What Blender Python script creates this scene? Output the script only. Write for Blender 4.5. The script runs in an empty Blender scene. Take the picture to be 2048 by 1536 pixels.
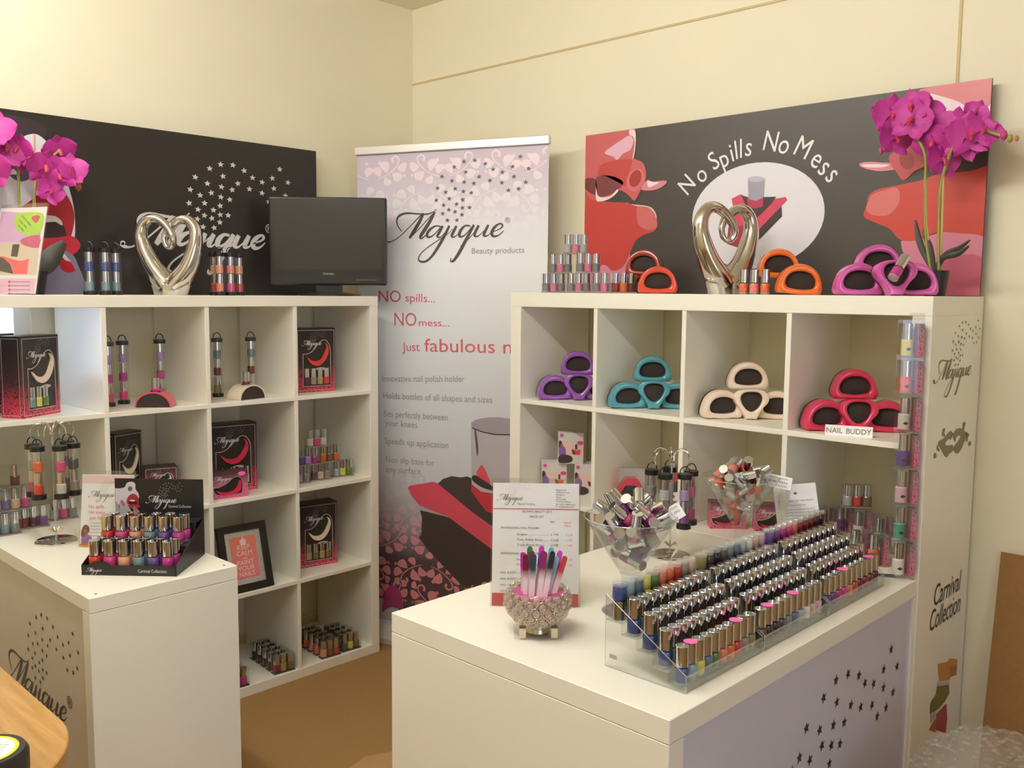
import bpy, bmesh, math, random
from mathutils import Vector, Matrix, noise
R = math.radians
random.seed(7)
scn = bpy.context.scene
col = scn.collection

# ------------------------------------------------------------------ camera
CAM_F, CAM_YAW, CAM_PITCH, CAM_ROLL = 1850.27, -0.7654, 0.0988, 0.0088
CAM = Vector((2.3535, -2.4395, 1.4905))
_cy, _sy, _cp, _sp = math.cos(CAM_YAW), math.sin(CAM_YAW), math.cos(CAM_PITCH), math.sin(CAM_PITCH)
_f = Vector((_sy * _cp, _cy * _cp, -_sp)); _r = Vector((_cy, -_sy, 0)); _u = _r.cross(_f)
_cr, _sr = math.cos(CAM_ROLL), math.sin(CAM_ROLL)
C_R, C_U, C_F = _cr * _r + _sr * _u, -_sr * _r + _cr * _u, _f
cam = bpy.data.cameras.new('camera'); camo = bpy.data.objects.new('camera', cam); col.objects.link(camo)
cam.sensor_width = 36.0; cam.lens = CAM_F / 2048 * 36.0; cam.clip_start = 0.02
camo.matrix_world = Matrix(((C_R.x, C_U.x, -C_F.x, CAM.x), (C_R.y, C_U.y, -C_F.y, CAM.y), (C_R.z, C_U.z, -C_F.z, CAM.z), (0, 0, 0, 1)))
scn.camera = camo

# ------------------------------------------------------------------ world, exposure
W_DAY = 6.5
world = bpy.data.worlds.new('world'); scn.world = world; world.use_nodes = True
bg = world.node_tree.nodes['Background']; bg.inputs[0].default_value = (0.62, 0.74, 1.0, 1); bg.inputs[1].default_value = W_DAY
vs = scn.view_settings
vs.view_transform = 'Standard'; vs.look = 'None'; vs.gamma = 1.0; vs.use_curve_mapping = False
vs.exposure = -0.12
scn.cycles.max_bounces = 9; scn.cycles.diffuse_bounces = 7; scn.cycles.glossy_bounces = 4; scn.cycles.transparent_max_bounces = 18
scn.cycles.caustics_reflective = False; scn.cycles.caustics_refractive = False
scn.cycles.sample_clamp_indirect = 6.0; scn.cycles.adaptive_threshold = 0.025

# room lamps: two fluorescent ceiling fittings plus a third added as fill for the shelf cells, (x, y, radiance); the glowing tubes themselves are built with the room
LAMPS = [(-0.25, -1.8, 48.0), (1.15, -1.8, 84.0), (1.9, -3.7, 18.0)]
LAMP_COL = (1.0, 0.99, 0.935)

# ------------------------------------------------------------------ helpers
def ray(px, py):
    return C_R * ((px - 1024) / CAM_F) - C_U * ((py - 768) / CAM_F) + C_F
def at_x(px, py, x): d = ray(px, py); return CAM + d * ((x - CAM.x) / d.x)
def at_y(px, py, y): d = ray(px, py); return CAM + d * ((y - CAM.y) / d.y)
def at_z(px, py, z): d = ray(px, py); return CAM + d * ((z - CAM.z) / d.z)
def srgb(c):
    if isinstance(c, str):
        c = tuple(int(c[i:i + 2], 16) for i in (0, 2, 4))
    if max(c) > 1.0 or all(isinstance(v, int) for v in c):
        c = tuple(v / 255 for v in c)
    return tuple((v / 12.92 if v <= 0.04045 else ((v + 0.055) / 1.055) ** 2.4) for v in c)

_mats = {}
def mat(name, c, rough=0.5, metal=0.0, spec=0.5, coat=0.0, noise_amt=0.0, noise_scale=40.0, bump=0.0, sheen=0.0, aniso=0.0):
    if name in _mats: return _mats[name]
    m = bpy.data.materials.new(name); m.use_nodes = True; nt = m.node_tree; b = nt.nodes['Principled BSDF']
    lin = srgb(c)
    b.inputs['Base Color'].default_value = (*lin, 1); b.inputs['Roughness'].default_value = rough
    b.inputs['Metallic'].default_value = metal; b.inputs['Specular IOR Level'].default_value = spec
    b.inputs['Coat Weight'].default_value = coat; b.inputs['Coat Roughness'].default_value = 0.08
    if noise_amt or bump:
        tc = nt.nodes.new('ShaderNodeTexCoord'); n = nt.nodes.new('ShaderNodeTexNoise'); n.inputs['Scale'].default_value = noise_scale
        n.inputs['Detail'].default_value = 4
        nt.links.new(tc.outputs['Object'], n.inputs['Vector'])
        if noise_amt:
            mx = nt.nodes.new('ShaderNodeMixRGB'); mx.inputs[1].default_value = (*[v * (1 - noise_amt) for v in lin], 1)
            mx.inputs[2].default_value = (*[min(1, v * (1 + noise_amt)) for v in lin], 1)
            nt.links.new(n.outputs['Fac'], mx.inputs[0]); nt.links.new(mx.outputs[0], b.inputs['Base Color'])
        if bump:
            bp = nt.nodes.new('ShaderNodeBump'); bp.inputs['Strength'].default_value = bump; bp.inputs['Distance'].default_value = 0.002
            nt.links.new(n.outputs['Fac'], bp.inputs['Height']); nt.links.new(bp.outputs[0], b.inputs['Normal'])
    _mats[name] = m; return m
def paint(c, rough=0.45):
    key = 'paint_' + (c if isinstance(c, str) else '%02x%02x%02x' % tuple(int(v) for v in c)) + ('_%d' % int(rough * 100))
    return mat(key, c, rough)
def clear(name, tint=(1, 1, 1), lo=0.04, hi=0.55, rough=0.03, body=0.0, bodycol=(1, 1, 1)):
    if name in _mats: return _mats[name]
    m = bpy.data.materials.new(name); m.use_nodes = True; nt = m.node_tree; nt.nodes.clear()
    o = nt.nodes.new('ShaderNodeOutputMaterial'); t = nt.nodes.new('ShaderNodeBsdfTransparent'); g = nt.nodes.new('ShaderNodeBsdfGlossy')
    t.inputs[0].default_value = (*tint, 1); g.inputs['Roughness'].default_value = rough
    lw = nt.nodes.new('ShaderNodeLayerWeight'); lw.inputs[0].default_value = 0.3
    mr = nt.nodes.new('ShaderNodeMapRange'); mr.inputs['To Min'].default_value = lo; mr.inputs['To Max'].default_value = hi
    pw = nt.nodes.new('ShaderNodeMath'); pw.operation = 'POWER'; pw.inputs[1].default_value = 2.5
    nt.links.new(lw.outputs['Facing'], pw.inputs[0]); nt.links.new(pw.outputs[0], mr.inputs['Value'])
    mx = nt.nodes.new('ShaderNodeMixShader'); nt.links.new(mr.outputs[0], mx.inputs[0])
    src = t.outputs[0]
    if body:
        d = nt.nodes.new('ShaderNodeBsdfDiffuse'); d.inputs[0].default_value = (*bodycol, 1)
        m2 = nt.nodes.new('ShaderNodeMixShader'); m2.inputs[0].default_value = body
        nt.links.new(t.outputs[0], m2.inputs[1]); nt.links.new(d.outputs[0], m2.inputs[2]); src = m2.outputs[0]
    nt.links.new(src, mx.inputs[1]); nt.links.new(g.outputs[0], mx.inputs[2]); nt.links.new(mx.outputs[0], o.inputs[0])
    _mats[name] = m; return m
def ramp_mat(name, stops, axis='Z', scale=1.0, offset=0.0, rough=0.45, spots=None):
    """printed colour gradient along a local axis (a print, in metres from the object's origin); optional voronoi spots"""
    if name in _mats: return _mats[name]
    m = bpy.data.materials.new(name); m.use_nodes = True; nt = m.node_tree; b = nt.nodes['Principled BSDF']; b.inputs['Roughness'].default_value = rough
    tc = nt.nodes.new('ShaderNodeTexCoord'); sx = nt.nodes.new('ShaderNodeSeparateXYZ'); nt.links.new(tc.outputs['Object'], sx.inputs[0])
    mm = nt.nodes.new('ShaderNodeMath'); mm.operation = 'MULTIPLY_ADD'; mm.inputs[1].default_value = scale; mm.inputs[2].default_value = offset
    nt.links.new(sx.outputs[axis], mm.inputs[0])
    cr = nt.nodes.new('ShaderNodeValToRGB'); e = cr.color_ramp.elements
    while len(e) < len(stops): e.new(0.5)
    for k, (p, c) in enumerate(stops): e[k].position = p; e[k].color = (*srgb(c), 1)
    nt.links.new(mm.outputs[0], cr.inputs[0]); out = cr.outputs[0]
    if spots:
        sc, thr, dark = spots
        v = nt.nodes.new('ShaderNodeTexVoronoi'); v.inputs['Scale'].default_value = sc; nt.links.new(tc.outputs['Object'], v.inputs['Vector'])
        n = nt.nodes.new('ShaderNodeTexNoise'); n.inputs['Scale'].default_value = sc * 1.3; nt.links.new(tc.outputs['Object'], n.inputs['Vector'])
        ad = nt.nodes.new('ShaderNodeMath'); ad.operation = 'MULTIPLY'; nt.links.new(v.outputs['Distance'], ad.inputs[0]); nt.links.new(n.outputs['Fac'], ad.inputs[1])
        lt = nt.nodes.new('ShaderNodeMath'); lt.operation = 'LESS_THAN'; lt.inputs[1].default_value = thr; nt.links.new(ad.outputs[0], lt.inputs[0])
        mx = nt.nodes.new('ShaderNodeMixRGB'); mx.inputs[2].default_value = (*srgb(dark), 1)
        nt.links.new(lt.outputs[0], mx.inputs[0]); nt.links.new(out, mx.inputs[1]); out = mx.outputs[0]
    nt.links.new(out, b.inputs['Base Color']); _mats[name] = m; return m

class MB:
    """collects geometry, builds ONE mesh object"""
    def __init__(s): s.v = []; s.f = []
    def add(s, vs, fs):
        o = len(s.v); s.v += [tuple(v) for v in vs]; s.f += [tuple(i + o for i in f) for f in fs]; return s
    def box(s, x0, x1, y0, y1, z0, z1):
        return s.add([(x, y, z) for z in (z0, z1) for y in (y0, y1) for x in (x0, x1)],
                     [(0, 2, 3, 1), (4, 5, 7, 6), (0, 1, 5, 4), (2, 6, 7, 3), (0, 4, 6, 2), (1, 3, 7, 5)])
    def prism(s, pts, a, b, axis='y'):
        """2-D outline (u, w) extruded from a to b along axis"""
        n = len(pts)
        def P(u, w, t): return {'y': (u, t, w), 'x': (t, u, w), 'z': (u, w, t)}[axis]
        vs = [P(u, w, a) for u, w in pts] + [P(u, w, b) for u, w in pts]
        return s.add(vs, [tuple(range(n - 1, -1, -1)), tuple(range(n, 2 * n))] + [(i, (i + 1) % n, n + (i + 1) % n, n + i) for i in range(n)])
    def lathe(s, prof, n=20, c=(0, 0, 0), close=False):
        o = []; fs = []
        for r, z in prof: o += [(c[0] + r * math.cos(2 * math.pi * k / n), c[1] + r * math.sin(2 * math.pi * k / n), c[2] + z) for k in range(n)]
        m = len(prof)
        for i in range(m - 1):
            for k in range(n): fs.append((i * n + k, i * n + (k + 1) % n, (i + 1) * n + (k + 1) % n, (i + 1) * n + k))
        if close: fs.append(tuple(range(n - 1, -1, -1))); fs.append(tuple((m - 1) * n + k for k in range(n)))
        return s.add(o, fs)
    def sweep(s, pts, rad, n=8, closed=False, squash=1.0, caps=True):
        """tube along pts; rad number or list; squash scales the second frame axis"""
        pts = [Vector(p) for p in pts]; m = len(pts)
        rad = rad if isinstance(rad, (list, tuple)) else [rad] * m
        T = [((pts[(i + 1) % m] - pts[i - 1]) if closed else (pts[min(i + 1, m - 1)] - pts[max(i - 1, 0)])).normalized() for i in range(m)]
        a = Vector((0, 1, 0)) if abs(T[0].y) < 0.9 else Vector((1, 0, 0))
        vs = []
        for i in range(m):
            a = (a - T[i] * a.dot(T[i])).normalized(); b = T[i].cross(a)
            vs += [pts[i] + (a * squash * math.cos(2 * math.pi * k / n) + b * math.sin(2 * math.pi * k / n)) * rad[i] for k in range(n)]
        fs = [(i % m * n + k, i % m * n + (k + 1) % n, (i + 1) % m * n + (k + 1) % n, (i + 1) % m * n + k) for i in range(m if closed else m - 1) for k in range(n)]
        if not closed and caps: fs += [tuple(range(n - 1, -1, -1)), tuple((m - 1) * n + k for k in range(n))]
        return s.add(vs, fs)
    def flat(s, pts, y=0.0):
        """filled outline lying on the local x-z plane (a print), facing -y"""
        a = sum(pts[i][0] * pts[(i + 1) % len(pts)][1] - pts[(i + 1) % len(pts)][0] * pts[i][1] for i in range(len(pts)))
        if a < 0: pts = pts[::-1]
        return s.add([(u, y, w) for u, w in pts], [tuple(range(len(pts)))])
    def ribbon(s, pts, y=0.0):
        """pts (u, w, half-width): brush stroke on the local x-z plane"""
        vs = []; m = len(pts)
        for i in range(m):
            dx = pts[min(i + 1, m - 1)][0] - pts[max(i - 1, 0)][0]; dz = pts[min(i + 1, m - 1)][1] - pts[max(i - 1, 0)][1]
            l = math.hypot(dx, dz) or 1e-9; nx, nz = -dz / l, dx / l; w = pts[i][2]
            vs += [(pts[i][0] + nx * w, y, pts[i][1] + nz * w), (pts[i][0] - nx * w, y, pts[i][1] - nz * w)]
        return s.add(vs, [(2 * i, 2 * i + 1, 2 * i + 3, 2 * i + 2) for i in range(m - 1)])
    def mesh(s, name, smooth=False, bevel=0.0, seg=1):
        me = bpy.data.meshes.new(name); me.from_pydata(s.v, [], s.f)
        if bevel:
            bm = bmesh.new(); bm.from_mesh(me)
            bmesh.ops.bevel(bm, geom=[e for e in bm.edges if len(e.link_faces) == 2 and e.calc_face_angle(0) > 0.7], offset=bevel, segments=seg, affect='EDGES', profile=0.5, clamp_overlap=True)
            bm.to_mesh(me); bm.free()
        if smooth:
            me.polygons.foreach_set('use_smooth', [True] * len(me.polygons))
            try: me.set_sharp_from_angle(angle=R(smooth if smooth is not True else 40))
            except Exception: pass
        me.update(); return me
    def build(s, name, m, parent=None, smooth=False, bevel=0.0, seg=1):
        return part(name, s.mesh(name, smooth, bevel, seg), m, parent)
def part(name, me, m, parent=None, M=None):
    """links a mesh (shared data gets its material per object)"""
    o = bpy.data.objects.new(name, me); col.objects.link(o)
    if not me.materials: me.materials.append(m)
    if me.materials[0] != m:
        o.material_slots[0].link = 'OBJECT'; o.material_slots[0].material = m
    if parent: o.parent = parent
    if M is not None: o.matrix_local = M
    return o
def tag(o, label, cat, group=None, kind=None):
    if label: o['label'] = label
    if cat: o['category'] = cat
    if group: o['group'] = group
    if kind: o['kind'] = kind
    return o
def thing(name, label, cat, loc=(0, 0, 0), rz=0.0, group=None, M=None):
    o = bpy.data.objects.new(name, None); col.objects.link(o); o.empty_display_size = 0.05
    if M is not None: o.matrix_world = M
    else: o.location = loc; o.rotation_euler = (0, 0, rz)
    return tag(o, label, cat, group)
def struct(o): o['kind'] = 'structure'; return o
def frame_M(loc, rz, tilt=0.0, roll=0.0):
    """local x = right, z = up, -y = towards the viewer; tilt leans the top backwards"""
    return Matrix.Translation(Vector(loc)) @ Matrix.Rotation(rz, 4, 'Z') @ Matrix.Rotation(-tilt, 4, 'X') @ Matrix.Rotation(roll, 4, 'Y')
def hit(M, px, py):
    """pixel of the photograph -> local (x, z) on the plane y = 0 of frame M"""
    o = M.translation; n = (M.to_3x3() @ Vector((0, 1, 0))); d = ray(px, py)
    p = M.inverted() @ (CAM + d * ((o - CAM).dot(n) / d.dot(n))); return (p.x, p.z)
def zoomer(x0, y0, k):
    return lambda pts: [(x0 + x / k, y0 + y / k) for x, y in pts]
def spline(pts, n=6, closed=False):
    """Catmull-Rom through points of any dimension"""
    m = len(pts); out = []
    g = (lambda i: pts[i % m]) if closed else (lambda i: pts[max(0, min(m - 1, i))])
    for i in range(m if closed else m - 1):
        p0, p1, p2, p3 = g(i - 1), g(i), g(i + 1), g(i + 2)
        for k in range(n):
            t = k / n
            out.append(tuple(0.5 * (2 * b + (c - a) * t + (2 * a - 5 * b + 4 * c - d) * t * t + (3 * b - a - 3 * c + d) * t ** 3) for a, b, c, d in zip(p0, p1, p2, p3)))
    if not closed: out.append(tuple(pts[-1]))
    return out
def oval(cx, cz, rx, rz, n=28, rot=0.0):
    c, s_ = math.cos(rot), math.sin(rot)
    return [(cx + rx * math.cos(t) * c - rz * math.sin(t) * s_, cz + rx * math.cos(t) * s_ + rz * math.sin(t) * c) for t in (2 * math.pi * k / n for k in range(n))]
EPS = 0.0004
_txt = {}
def text_raw(body):
    """outline of a line of text (built-in font) as (verts2d, faces, x0, x1)"""
    if body in _txt: return _txt[body]
    cu = bpy.data.curves.new('t', 'FONT'); cu.body = body; cu.size = 1.0; cu.resolution_u = 3
    o = bpy.data.objects.new('t', cu); col.objects.link(o)
    dg = bpy.context.evaluated_depsgraph_get(); me = bpy.data.meshes.new_from_object(o.evaluated_get(dg))
    vs = [(v.co.x, v.co.y) for v in me.vertices]; fs = [tuple(p.vertices) for p in me.polygons]
    bpy.data.objects.remove(o); bpy.data.curves.remove(cu); bpy.data.meshes.remove(me)
    xs = [v[0] for v in vs] or [0, 1]; _txt[body] = (vs, fs, min(xs), max(xs)); return _txt[body]
def put_text(mb, body, x, z, width=None, size=0.02, layer=2, shear=0.0, rot=0.0, align='L'):
    vs, fs, a, b = text_raw(body)
    sx = width / (b - a) if width else size
    c, s_ = math.cos(rot), math.sin(rot); ox = {'L': a, 'C': (a + b) / 2, 'R': b}[align]
    out = []
    for vx, vy in vs:
        u = (vx - ox) * sx + shear * vy * size; w = vy * size
        out.append((x + u * c - w * s_, -EPS * layer, z + u * s_ + w * c))
    mb.add(out, fs)
def px_text(mb, M, body, p0, p1, cap_px, layer=2):
    """text whose baseline runs between two photo pixels on frame M"""
    a = hit(M, *p0); b = hit(M, *p1); t = hit(M, p0[0], p0[1] - cap_px)
    put_text(mb, body, a[0], a[1], width=b[0] - a[0], size=abs(t[1] - a[1]) / 0.72, layer=layer, rot=math.atan2(b[1] - a[1], b[0] - a[0]))
def px_poly(M, name, pts, m, parent, layer=1, smooth=0):
    """flat printed shape traced from photo pixels onto frame M"""
    q = [hit(M, *p) for p in pts]
    if smooth: q = spline(q, smooth, True)
    return MB().flat(q, -EPS * layer).build(name, m, parent)

# the curly logo: stars and brush strokes in its own units (x right, y down; word about 700 wide)
LOGO_STARS = [(795,290),(866,286),(932,312),(732,322),(650,382),(807,360),(982,350),(1040,372),(1104,340),(1152,278),(1203,357),(893,395),(717,413),(797,425),(859,437),(962,422),(1038,440),(1113,404),(1186,443),(621,458),(738,467),(675,487),(792,487),(843,498),(1079,491),(1142,484),(613,539),(699,532),(661,573),(787,541),(748,569),(696,606),(786,595),(832,595),(656,630),(738,620),(783,641),(687,675),(750,676)]
LOGO_STROKES = [
 [(255,795,9),(270,812,6),(305,812,3),(360,780,3),(430,715,3),(490,655,4),(525,622,5)],
 [(376,742,3),(350,705,4),(343,665,6),(362,635,8),(410,620,7),(480,626,5),(550,630,5),(597,614,3),(613,597,2)],
 [(527,624,8),(500,680,12),(460,745,12),(430,792,8)],
 [(430,792,3),(490,735,3),(560,660,3),(603,618,4)],
 [(603,618,8),(570,680,12),(525,750,13),(505,782,10),(512,795,5),(540,775,3),(565,750,2)],
 [(645,718,5),(610,712,5),(570,735,9),(550,768,10),(562,787,7),(595,772,4),(638,725,3)],
 [(657,712,8),(635,752,10),(620,782,8),(640,788,4),(668,760,2),(688,730,2)],
 [(700,712,8),(670,775,10),(625,855,10),(580,920,8),(540,952,7),(502,950,6),(493,925,4),(525,880,3),(600,825,3),(680,775,2),(722,735,2)],
 [(748,714,8),(725,758,10),(716,782,8),(735,788,4),(765,762,2)],
 [(838,718,5),(805,715,6),(775,745,10),(766,778,10),(782,788,6),(812,768,4),(850,720,3)],
 [(862,710,8),(815,800,11),(765,895,11),(728,948,8),(708,950,4),(712,930,3)],
 [(775,850,2),(830,800,3),(868,755,3)],
 [(893,714,8),(872,755,10),(866,782,8),(888,786,4),(925,752,2),(952,718,3)],
 [(955,712,8),(932,758,10),(926,782,8),(948,784,4),(975,760,2)],
 [(978,762,2),(1030,738,4),(1044,718,6),(1028,706,5),(995,728,9),(976,765,11),(988,788,8),(1020,782,4),(1052,752,2)]]
def star_pts(cx, cz, r, rot=0.0):
    return [(cx + (r if k % 2 == 0 else r * 0.45) * math.sin(rot + k * math.pi / 5), cz + (r if k % 2 == 0 else r * 0.45) * math.cos(rot + k * math.pi / 5)) for k in range(10)]
def fit_logo(M, pairs):
    """least-squares x and z scale/offset of the logo from (logo point, photo pixel) pairs"""
    def lin(a, b):
        n = len(a); ma, mb_ = sum(a) / n, sum(b) / n
        k = sum((p - ma) * (q - mb_) for p, q in zip(a, b)) / sum((p - ma) ** 2 for p in a); return k, mb_ - k * ma
    h = [hit(M, *p) for _, p in pairs]
    kx, ox = lin([q[0] for q, _ in pairs], [p[0] for p in h]); kz, oz = lin([q[1] for q, _ in pairs], [p[1] for p in h])
    return kx, ox, kz, oz
def logo(parent, T, m_word, m_star=None, layer=2, stars=True, word=True, star_r=17, bold=1.0, dot=True, word_shift=(0, 0)):
    kx, ox, kz, oz = T; m_star = m_star or m_word
    if word:
        mb = MB()
        for i, st in enumerate(LOGO_STROKES):
            mb.ribbon([((x + word_shift[0]) * kx + ox, (y + word_shift[1]) * kz + oz, w * bold * abs(kx) * 0.9) for x, y, w in spline(st, 5)], -EPS * (layer + 0.02 * i))
        if dot: mb.flat(oval((262 + word_shift[0]) * kx + ox, (792 + word_shift[1]) * kz + oz, 13 * abs(kx), 13 * abs(kz), 14), -EPS * layer)
        mb.build('script_lettering', m_word, parent)
    if stars:
        big = star_r * abs(kx) > 0.0028; mb = MB()
        sm = MB().flat([(u * abs(kx), w * abs(kz)) for u, w in star_pts(0, 0, star_r)], 0).mesh('star') if big else None
        for i, (x, y) in enumerate(LOGO_STARS):
            if big: part('star', sm, m_star, parent, Matrix.Translation((x * kx + ox, -EPS * layer, y * kz + oz)) @ Matrix.Rotation(0.2 * math.sin(i * 2.1), 4, 'Y'))
            else: mb.flat([(u * kx + ox, w * kz + oz) for u, w in star_pts(x, y, -star_r if kz < 0 else star_r, 0.2 * math.sin(i * 2.1))], -EPS * layer)
        if not big: mb.build('star_print', m_star, parent)['kind'] = 'stuff'
def logo_at(parent, x, z, width, m_word, m_star=None, layer=2, **k):
    """logo with its word's left end at x and baseline at z, `width` metres wide"""
    s_ = width / 800.0; logo(parent, (s_, x - 255 * s_, -s_, z + 790 * s_), m_word, m_star, layer, **k)
# ------------------------------------------------------------------ shared materials
M_WALL = mat('cream_wall_paint', (234, 227, 203), 0.75, noise_amt=0.03, noise_scale=3, bump=0.05)
M_TRIM = mat('cream_trim_paint', (226, 210, 168), 0.6)
M_CEIL = mat('ceiling_paint', (236, 229, 206), 0.8)
M_FLOOR = mat('brown_carpet', (146, 112, 66), 0.95, noise_amt=0.25, noise_scale=220, bump=0.4)
M_WHITE = mat('white_laminate', (240, 237, 226), 0.32, noise_amt=0.008, noise_scale=60)
M_WHITE2 = mat('white_foil', (238, 234, 224), 0.38)
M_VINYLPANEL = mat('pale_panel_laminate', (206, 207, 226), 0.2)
M_BLACKPRINT = mat('black_print', (38, 34, 34), 0.35)
M_INK = mat('black_vinyl', (46, 38, 34), 0.4)
M_INK_GREY = mat('grey_ink', (105, 98, 92), 0.5)
M_SILVERPRINT = mat('silver_print', (205, 204, 206), 0.35)
M_CHROME = mat('chrome', (225, 222, 218), 0.09, 1.0)
M_CAP = mat('chrome_cap', (214, 216, 222), 0.10, 1.0)
M_HEART = mat('champagne_chrome', (216, 214, 210), 0.13, 1.0)
M_BLACK = mat('black_plastic', (22, 21, 21), 0.35)
M_BLACKCARD = mat('black_card', (28, 26, 26), 0.4)
M_ACRYL = clear('clear_acrylic', (0.97, 0.975, 0.97), 0.05, 0.6, 0.04)
M_ACRYL_EDGE = clear('acrylic_edge', (0.93, 0.95, 0.94), 0.12, 0.7, 0.15, 0.22, (0.9, 0.92, 0.9))
M_GLASS = clear('thin_glass', (0.96, 0.97, 0.965), 0.06, 0.8, 0.02)
M_PAPER = mat('white_paper', (246, 244, 248), 0.55)
M_PINKTXT = mat('pink_ink', (222, 120, 135), 0.5)
M_RED = mat('crimson_print', (200, 62, 88), 0.4)
M_DARKWOOD = None

# ------------------------------------------------------------------ the room
WX, WY, CZ = -1.034, 0.405, 2.775        # left wall, back wall, ceiling
RX, FY = 4.3, -4.6
fl = MB().box(WX - 0.1, RX + 0.1, FY - 0.1, WY + 0.1, -0.1, 0.0).build('floor', M_FLOOR); struct(fl)
ce = MB().box(WX - 0.1, RX + 0.1, FY - 0.1, WY + 0.1, CZ, CZ + 0.1).build('ceiling', M_CEIL); struct(ce)
struct(MB().box(WX - 0.1, RX + 0.1, WY, WY + 0.1, 0, CZ).build('wall_back', M_WALL))
w1 = (-1.85, -1.293, 1.12, 1.62)          # window behind the left shelving (y0, y1, z0, z1)
struct(MB().box(WX - 0.1, WX, FY, w1[0], 0, CZ).box(WX - 0.1, WX, w1[1], WY, 0, CZ).box(WX - 0.1, WX, w1[0], w1[1], 0, w1[2]).box(WX - 0.1, WX, w1[0], w1[1], w1[3], CZ).build('wall_left', M_WALL))
w2 = (-3.1, -1.5, 0.85, 2.05)            # window in the right wall
struct(MB().box(RX, RX + 0.1, FY, w2[0], 0, CZ).box(RX, RX + 0.1, w2[1], WY, 0, CZ).box(RX, RX + 0.1, w2[0], w2[1], 0, w2[2]).box(RX, RX + 0.1, w2[0], w2[1], w2[3], CZ).build('wall_right', M_WALL))
struct(MB().box(WX - 0.1, RX + 0.1, FY - 0.1, FY, 0, CZ).build('wall_front', M_WALL))
def window(name, x, sgn, w):
    y0, y1, z0, z1 = w
    r = thing(name, 'bright daylight window with white frame ' + ('behind the left shelving unit' if sgn < 0 else 'in the right wall'), None, ((x + sgn * 0.05), (y0 + y1) / 2, z0)); struct(r)
    del_cat = r
    h = (y1 - y0) / 2; H = z1 - z0; fw = 0.05
    for (a, b, c, d) in ((-h, h, 0, fw), (-h, h, H - fw, H), (-h, -h + fw, fw, H - fw), (h - fw, h, fw, H - fw), (-fw / 2, fw / 2, fw, H - fw)):
        MB().box(-0.03, 0.03, a, b, c, d).build('window_frame', M_WHITE, r)
    for a, b in ((-h + fw, -fw / 2), (fw / 2, h - fw)):
        MB().box(-0.003, 0.003, a, b, fw, H - fw).build('pane', M_GLASS, r)
window('window_1', WX, -1, (w1[0], w1[1] + 0.0, w1[2], w1[3])); window('window_2', RX, 1, w2)
# thin joint strips on the back wall and the baseboards
struct(MB().box(WX, RX, WY - 0.004, WY, 2.438, 2.446).build('trim_1', mat('joint_paint', (205, 186, 142), 0.7)))
struct(MB().box(1.376, 1.384, WY - 0.004, WY, 0.1, CZ).build('trim_2', mat('joint_paint', (205, 186, 142), 0.7)))
struct(MB().box(WX, RX, WY - 0.014, WY, 0, 0.07).build('baseboard_back', M_TRIM, bevel=0.003))
struct(MB().box(WX, WX + 0.014, FY, WY - 0.014, 0, 0.07).build('baseboard_left', M_TRIM, bevel=0.003))
for i, (lx, ly, lw) in enumerate(LAMPS):
    t = thing('ceiling_light', ['long white strip light on the ceiling above the narrow counter', 'long white strip light on the ceiling above the wide counter', 'long white strip light added as unseen fill on the ceiling near the front wall'][i], 'ceiling light', (lx, ly, 2.66))
    MB().box(-0.62, 0.62, -0.05, 0.05, 0.045, 0.115).build('housing', M_WHITE2, t, bevel=0.006)
    for x_ in (-0.605, 0.605): MB().box(x_ - 0.012, x_ + 0.012, -0.03, 0.03, -0.06, 0.045).build('end_cap', M_WHITE2, t)
    gm = bpy.data.materials.new('lit_tube'); gm.use_nodes = True; gb = gm.node_tree.nodes['Principled BSDF']; gb.inputs['Base Color'].default_value = (0.9, 0.9, 0.9, 1)
    gb.inputs['Emission Color'].default_value = (*LAMP_COL, 1); gb.inputs['Emission Strength'].default_value = lw
    MB().sweep([(-0.594, 0, -0.02), (0.594, 0, -0.02)], 0.035, 16).build('tube', gm, t, smooth=True)

# ------------------------------------------------------------------ shelving units
def shelving(label, loc, rz, W, t, inner, depth=0.39):
    u = thing('shelving_unit', label, 'shelving unit', loc, rz)
    c = (W - 2 * t - 3 * inner) / 4
    xs = [t + c * (k + 1) + inner * k for k in range(3)]
    bv = 0.0012
    MB().box(0, W, 0, depth, W - t, W).build('top_panel', M_WHITE, u, bevel=bv)
    MB().box(0, W, 0, depth, 0, t).build('bottom_panel', M_WHITE, u, bevel=bv)
    for a in (0, W - t): MB().box(a, a + t, 0.0005, depth, t, W - t).build('side_panel', M_WHITE, u, bevel=bv)
    for z in xs: MB().box(t, W - t, 0.001, depth, z, z + inner).build('shelf', M_WHITE, u, bevel=bv)
    dm = MB().box(0, inner, 0.002, depth, 0, c).mesh('divider', bevel=bv)
    for x in xs:
        for z in [t] + [q + inner for q in xs]:
            part('divider', dm, M_WHITE, u, Matrix.Translation((x, 0, z)))
    return u, c
AX, AY = -0.612, -1.603                      # left unit: front face x, near end y
BT = 1.49; AT = 1.47
SH_A, CA = shelving('white open cube shelving unit against the left wall, under the black banner board', (AX, AY, 0), R(90), 1.47, 0.0385, 0.016)
SH_B, CB = shelving('white open cube shelving unit against the back wall, under the red and black board', (0, 0, 0), 0, 1.49, 0.051, 0.016)
def cellA(i, j):
    """left unit: column i from the near end, row j from the bottom -> (y of the cell's near side, z of its floor)"""
    return AY + 0.0385 + i * (CA + 0.016), 0.0385 + j * (CA + 0.016)
def cellB(i, j): return 0.051 + i * (CB + 0.016), 0.051 + j * (CB + 0.016)

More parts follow.
